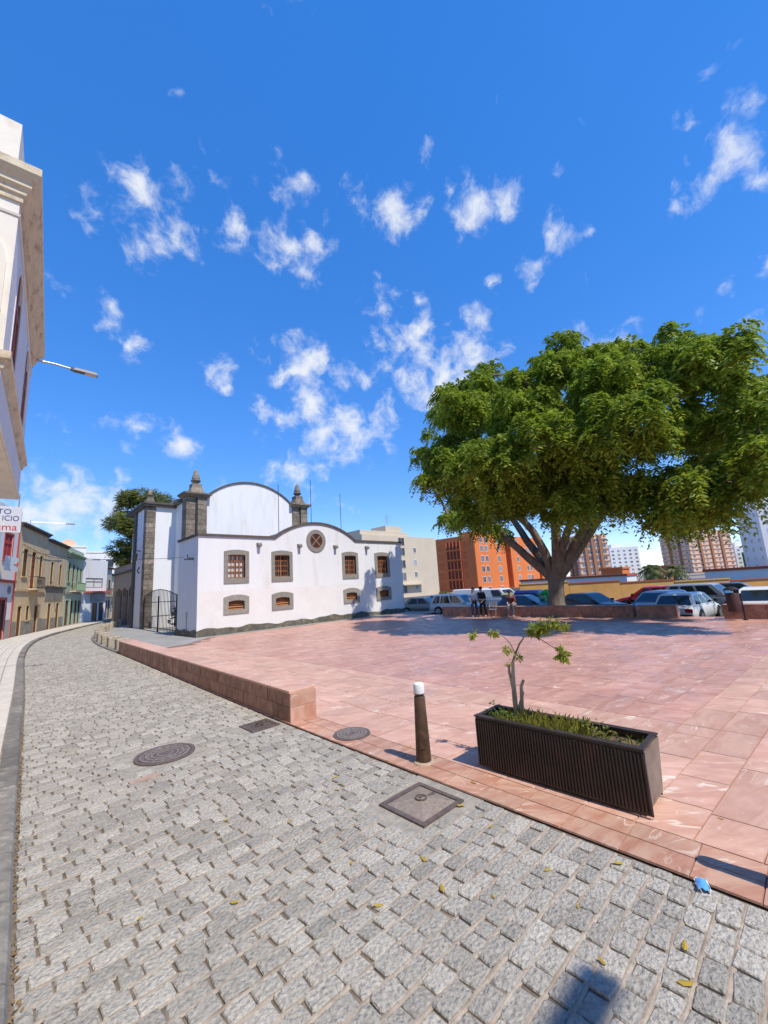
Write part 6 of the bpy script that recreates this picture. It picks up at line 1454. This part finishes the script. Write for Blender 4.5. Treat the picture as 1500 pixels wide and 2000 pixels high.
# leafy plant at the left end
lp_ = thing('leafy_plant', 'small dark green leafy plant at the left end of the planter', 'plant', (PXC - .05, PYC + .62, .46)); sl = [(random.uniform(-.1, .1), random.uniform(-.16, .16), .05 + random.uniform(0, .09), .08) for _ in range(7)]
b_ = MB(); [tube_curve(b_, (0, 0, 0), c[:3], .006, .003, .1, 3, 5) for c in sl]; b_.build('stems', BARK, lp_); V, F = leaf_cloud(sl, 1600, .05, .3, .09, 3, 4); link('foliage', np_mesh('foliage', V, F, mat_leaf('plant_leaves', (0.06, 0.11, 0.015), (0.16, 0.24, 0.03), .3)), lp_)
wp = thing('leafy_plant', 'spindly weed near the right end of the planter', 'plant', (PXC, PYC - .42, .46)); sl = [(random.uniform(-.05, .05), random.uniform(-.12, .12), .06 + random.uniform(0, .16), .05) for _ in range(8)]
b_ = MB(); [tube_curve(b_, (0, 0, 0), c[:3], .004, .002, .1, 3, 5) for c in sl]; b_.build('stems', PALEBARK, wp); V, F = leaf_cloud(sl, 2400, .035, .3, .06, 3, 14); link('foliage', np_mesh('foliage', V, F, GRASSM), wp)
# young pruned tree
SX, SY, SZ = 4.60, 2.73, .46
sap = thing('young_tree', 'pruned young tree with a few leaf tufts growing in the planter', 'tree', (SX, SY, SZ))
def spts(l): return [(p[0] - SX, p[1] - SY, p[2] - SZ) for p in l]
MB().tube(spts([(4.60, 2.74, .42), (4.60, 2.76, .65), (4.61, 2.76, .9), (4.61, 2.735, 1.12), (4.61, 2.69, 1.22)]), [.036, .030, .026, .018, .013], 9).build('trunk', PALEBARK, sap, 60)
MB().tube(spts([(4.61, 2.70, .44), (4.60, 2.67, .7), (4.60, 2.655, .86), (4.60, 2.62, .93)]), [.026, .022, .021, .018], 8).build('stem', PALEBARK, sap, 60)
MB().tube(spts([(4.60, 2.74, .55), (4.60, 2.66, .75), (4.60, 2.64, .80)]), [.018, .018, .016], 8).build('stem', PALEBARK, sap, 60)
MB().tube(spts([(4.60, 2.76, .75), (4.61, 2.80, 1.0), (4.61, 2.795, 1.07)]), [.018, .016, .014], 8).build('stem', PALEBARK, sap, 60)
for pts, r0 in (([(4.61, 2.69, 1.22), (4.61, 2.62, 1.34), (4.61, 2.55, 1.42), (4.60, 2.48, 1.44)], .011), ([(4.60, 2.48, 1.44), (4.61, 2.40, 1.50), (4.62, 2.25, 1.57), (4.62, 2.08, 1.57)], .008), ([(4.60, 2.48, 1.44), (4.60, 2.36, 1.41), (4.60, 2.22, 1.33), (4.6, 2.12, 1.27)], .006), ([(4.61, 2.69, 1.22), (4.6, 2.74, 1.34), (4.6, 2.84, 1.43), (4.6, 2.98, 1.46)], .009), ([(4.6, 2.98, 1.46), (4.6, 3.1, 1.46), (4.6, 3.26, 1.44)], .005)):
    MB().tube(spts(pts), [r0 * (1 - .5 * i / (len(pts) - 1)) for i in range(len(pts))], 6).build('twig', BARK, sap, 60)
tufts = [(4.62, 2.44, 1.50, .07), (4.61, 2.38, 1.52, .07), (4.63, 2.33, 1.56, .065), (4.60, 2.28, 1.53, .06), (4.62, 2.22, 1.585, .06), (4.62, 2.14, 1.58, .055), (4.62, 2.07, 1.56, .05), (4.6, 2.11, 1.26, .07), (4.61, 2.14, 1.29, .04), (4.6, 2.97, 1.455, .05), (4.61, 2.93, 1.46, .03), (4.6, 3.27, 1.42, .055), (4.6, 2.79, 1.26, .05), (4.6, 2.64, 1.2, .04), (4.61, 2.795, 1.10, .03)]
r = np.random.default_rng(21); VV = []
for cx_, cy_, cz_, R_ in tufts:
    n = int(16 + R_ * 560); d_ = r.normal(size=(n, 3)); d_[:, 2] -= .75; d_ /= np.linalg.norm(d_, axis=1)[:, None]; b = np.array([cx_, cy_, cz_]) + d_ * .012 + r.normal(size=(n, 3)) * .012; L_ = R_ * r.uniform(.9, 1.6, size=(n, 1)); wv = np.cross(d_, r.normal(size=(n, 3))); wv /= np.linalg.norm(wv, axis=1)[:, None]
    VV.append(np.stack([b, b + d_ * L_ * .5 + wv * L_ * .17, b + d_ * L_ + np.array([0, 0, -.006]), b + d_ * L_ * .5 - wv * L_ * .17], axis=1).reshape(-1, 3))
V = np.concatenate(VV) - np.array([SX, SY, SZ]); link('leaves', np_mesh('leaves', V, np.arange(len(V)).reshape(-1, 4), SAPLEAF), sap)

# ================================================================== LITTER
mk = thing('face_mask', 'crumpled blue and white face mask on the cobbles by the pink border', 'mask', (3.59, 0.91, .012), .4); mk.scale = (.72, .72, .72)
b_ = MB(); n = 6
for i in range(n + 1):
    for j in range(n + 1):
        u, v = i / n - .5, j / n - .5; b_.v.append((u * .15, v * .085, .028 + .028 * math.cos(u * 3) * math.cos(v * 3) + .010 * math.sin(u * 14 + v * 9)))
for i in range(n):
    for j in range(n): q = i * (n + 1) + j; b_.f.append((q, q + 1, q + n + 2, q + n + 1))
b_.build('cloth', MASKBLUE, mk, 80)
for s_ in (-1, 1):
    b_ = MB()
    for i in range(n): b_.quad((-.075 + .15 * i / n, s_ * .043, .03 + .012 * math.sin(i)), (-.075 + .15 * (i + 1) / n, s_ * .043, .03 + .012 * math.sin(i + 1)), (-.075 + .15 * (i + 1) / n, s_ * .052, .02), (-.075 + .15 * i / n, s_ * .052, .02))
    b_.build('hem', MASKWHITE, mk)
    MB().tube([(s_ * .07, -.04, .03), (s_ * .11, -.03, .012), (s_ * .12, .02, .01), (s_ * .07, .04, .03)], .0025, 5).build('ear_loop', MASKWHITE, mk)
lf = MB(); lf.add([(-.028, 0, .004), (-.01, -.011, .001), (.014, -.010, .003), (.032, 0, .010), (.014, .010, .004), (-.01, .011, .002), (0, 0, .007)], [(0, 1, 6), (1, 2, 6), (2, 3, 6), (3, 4, 6), (4, 5, 6), (5, 0, 6)])
lfm = lf.mesh('fallen_leaf', YLEAF)
RL = random.Random(31)
spots = [(0.9, 3.55), (2.05, 2.42), (2.2, 2.9), (2.6, 2.5), (2.45, 2.2), (2.62, 1.9), (3.3, 2.35), (3.42, 2.75), (2.9, 1.45), (3.1, 1.75), (2.6, 1.2), (3.5, 1.4), (2.2, 3.8), (1.8, 4.3), (3.0, 4.2), (3.3, 4.5), (2.75, 0.85), (3.0, 0.9), (1.4, 3.2), (3.85, 2.9), (4.6, 0.95), (5.2, 2.3), (4.15, 4.1), (2.85, 3.95)]
for x, y in spots:
    o = link('fallen_leaf', lfm, None, (x, y, .006 if x < 3.63 else .018), RL.uniform(0, 6.28), (RL.uniform(.7, 1.5),) * 3); tag(o, 'small yellow fallen leaf on the paving', 'leaf', 'fallen yellow leaves')
# dry leaf litter in the gutter along the kerb
V = []; F = []
for k in range(520):
    y = RL.uniform(2.2, 10) ; x = xl(y) + abs(RL.gauss(.01, .03)); a = RL.uniform(0, 6.28); s_ = RL.uniform(.006, .02); c, q = math.cos(a) * s_, math.sin(a) * s_; n0 = len(V)
    V += [(x + c, y + q, .004), (x - q * .5, y + c * .5, .009), (x - c, y - q, .005), (x + q * .5, y - c * .5, .004)]; F.append((n0, n0 + 1, n0 + 2, n0 + 3))
o = link('leaf_litter', np_mesh('leaf_litter', np.array(V), np.array(F), mat_leaf('dry_litter', (0.20, 0.12, 0.05), (0.36, 0.24, 0.09), .1))); tag(o, 'dry leaf litter lying along the left kerb', 'leaf litter', kind='stuff')
bpy.context.view_layer.update()
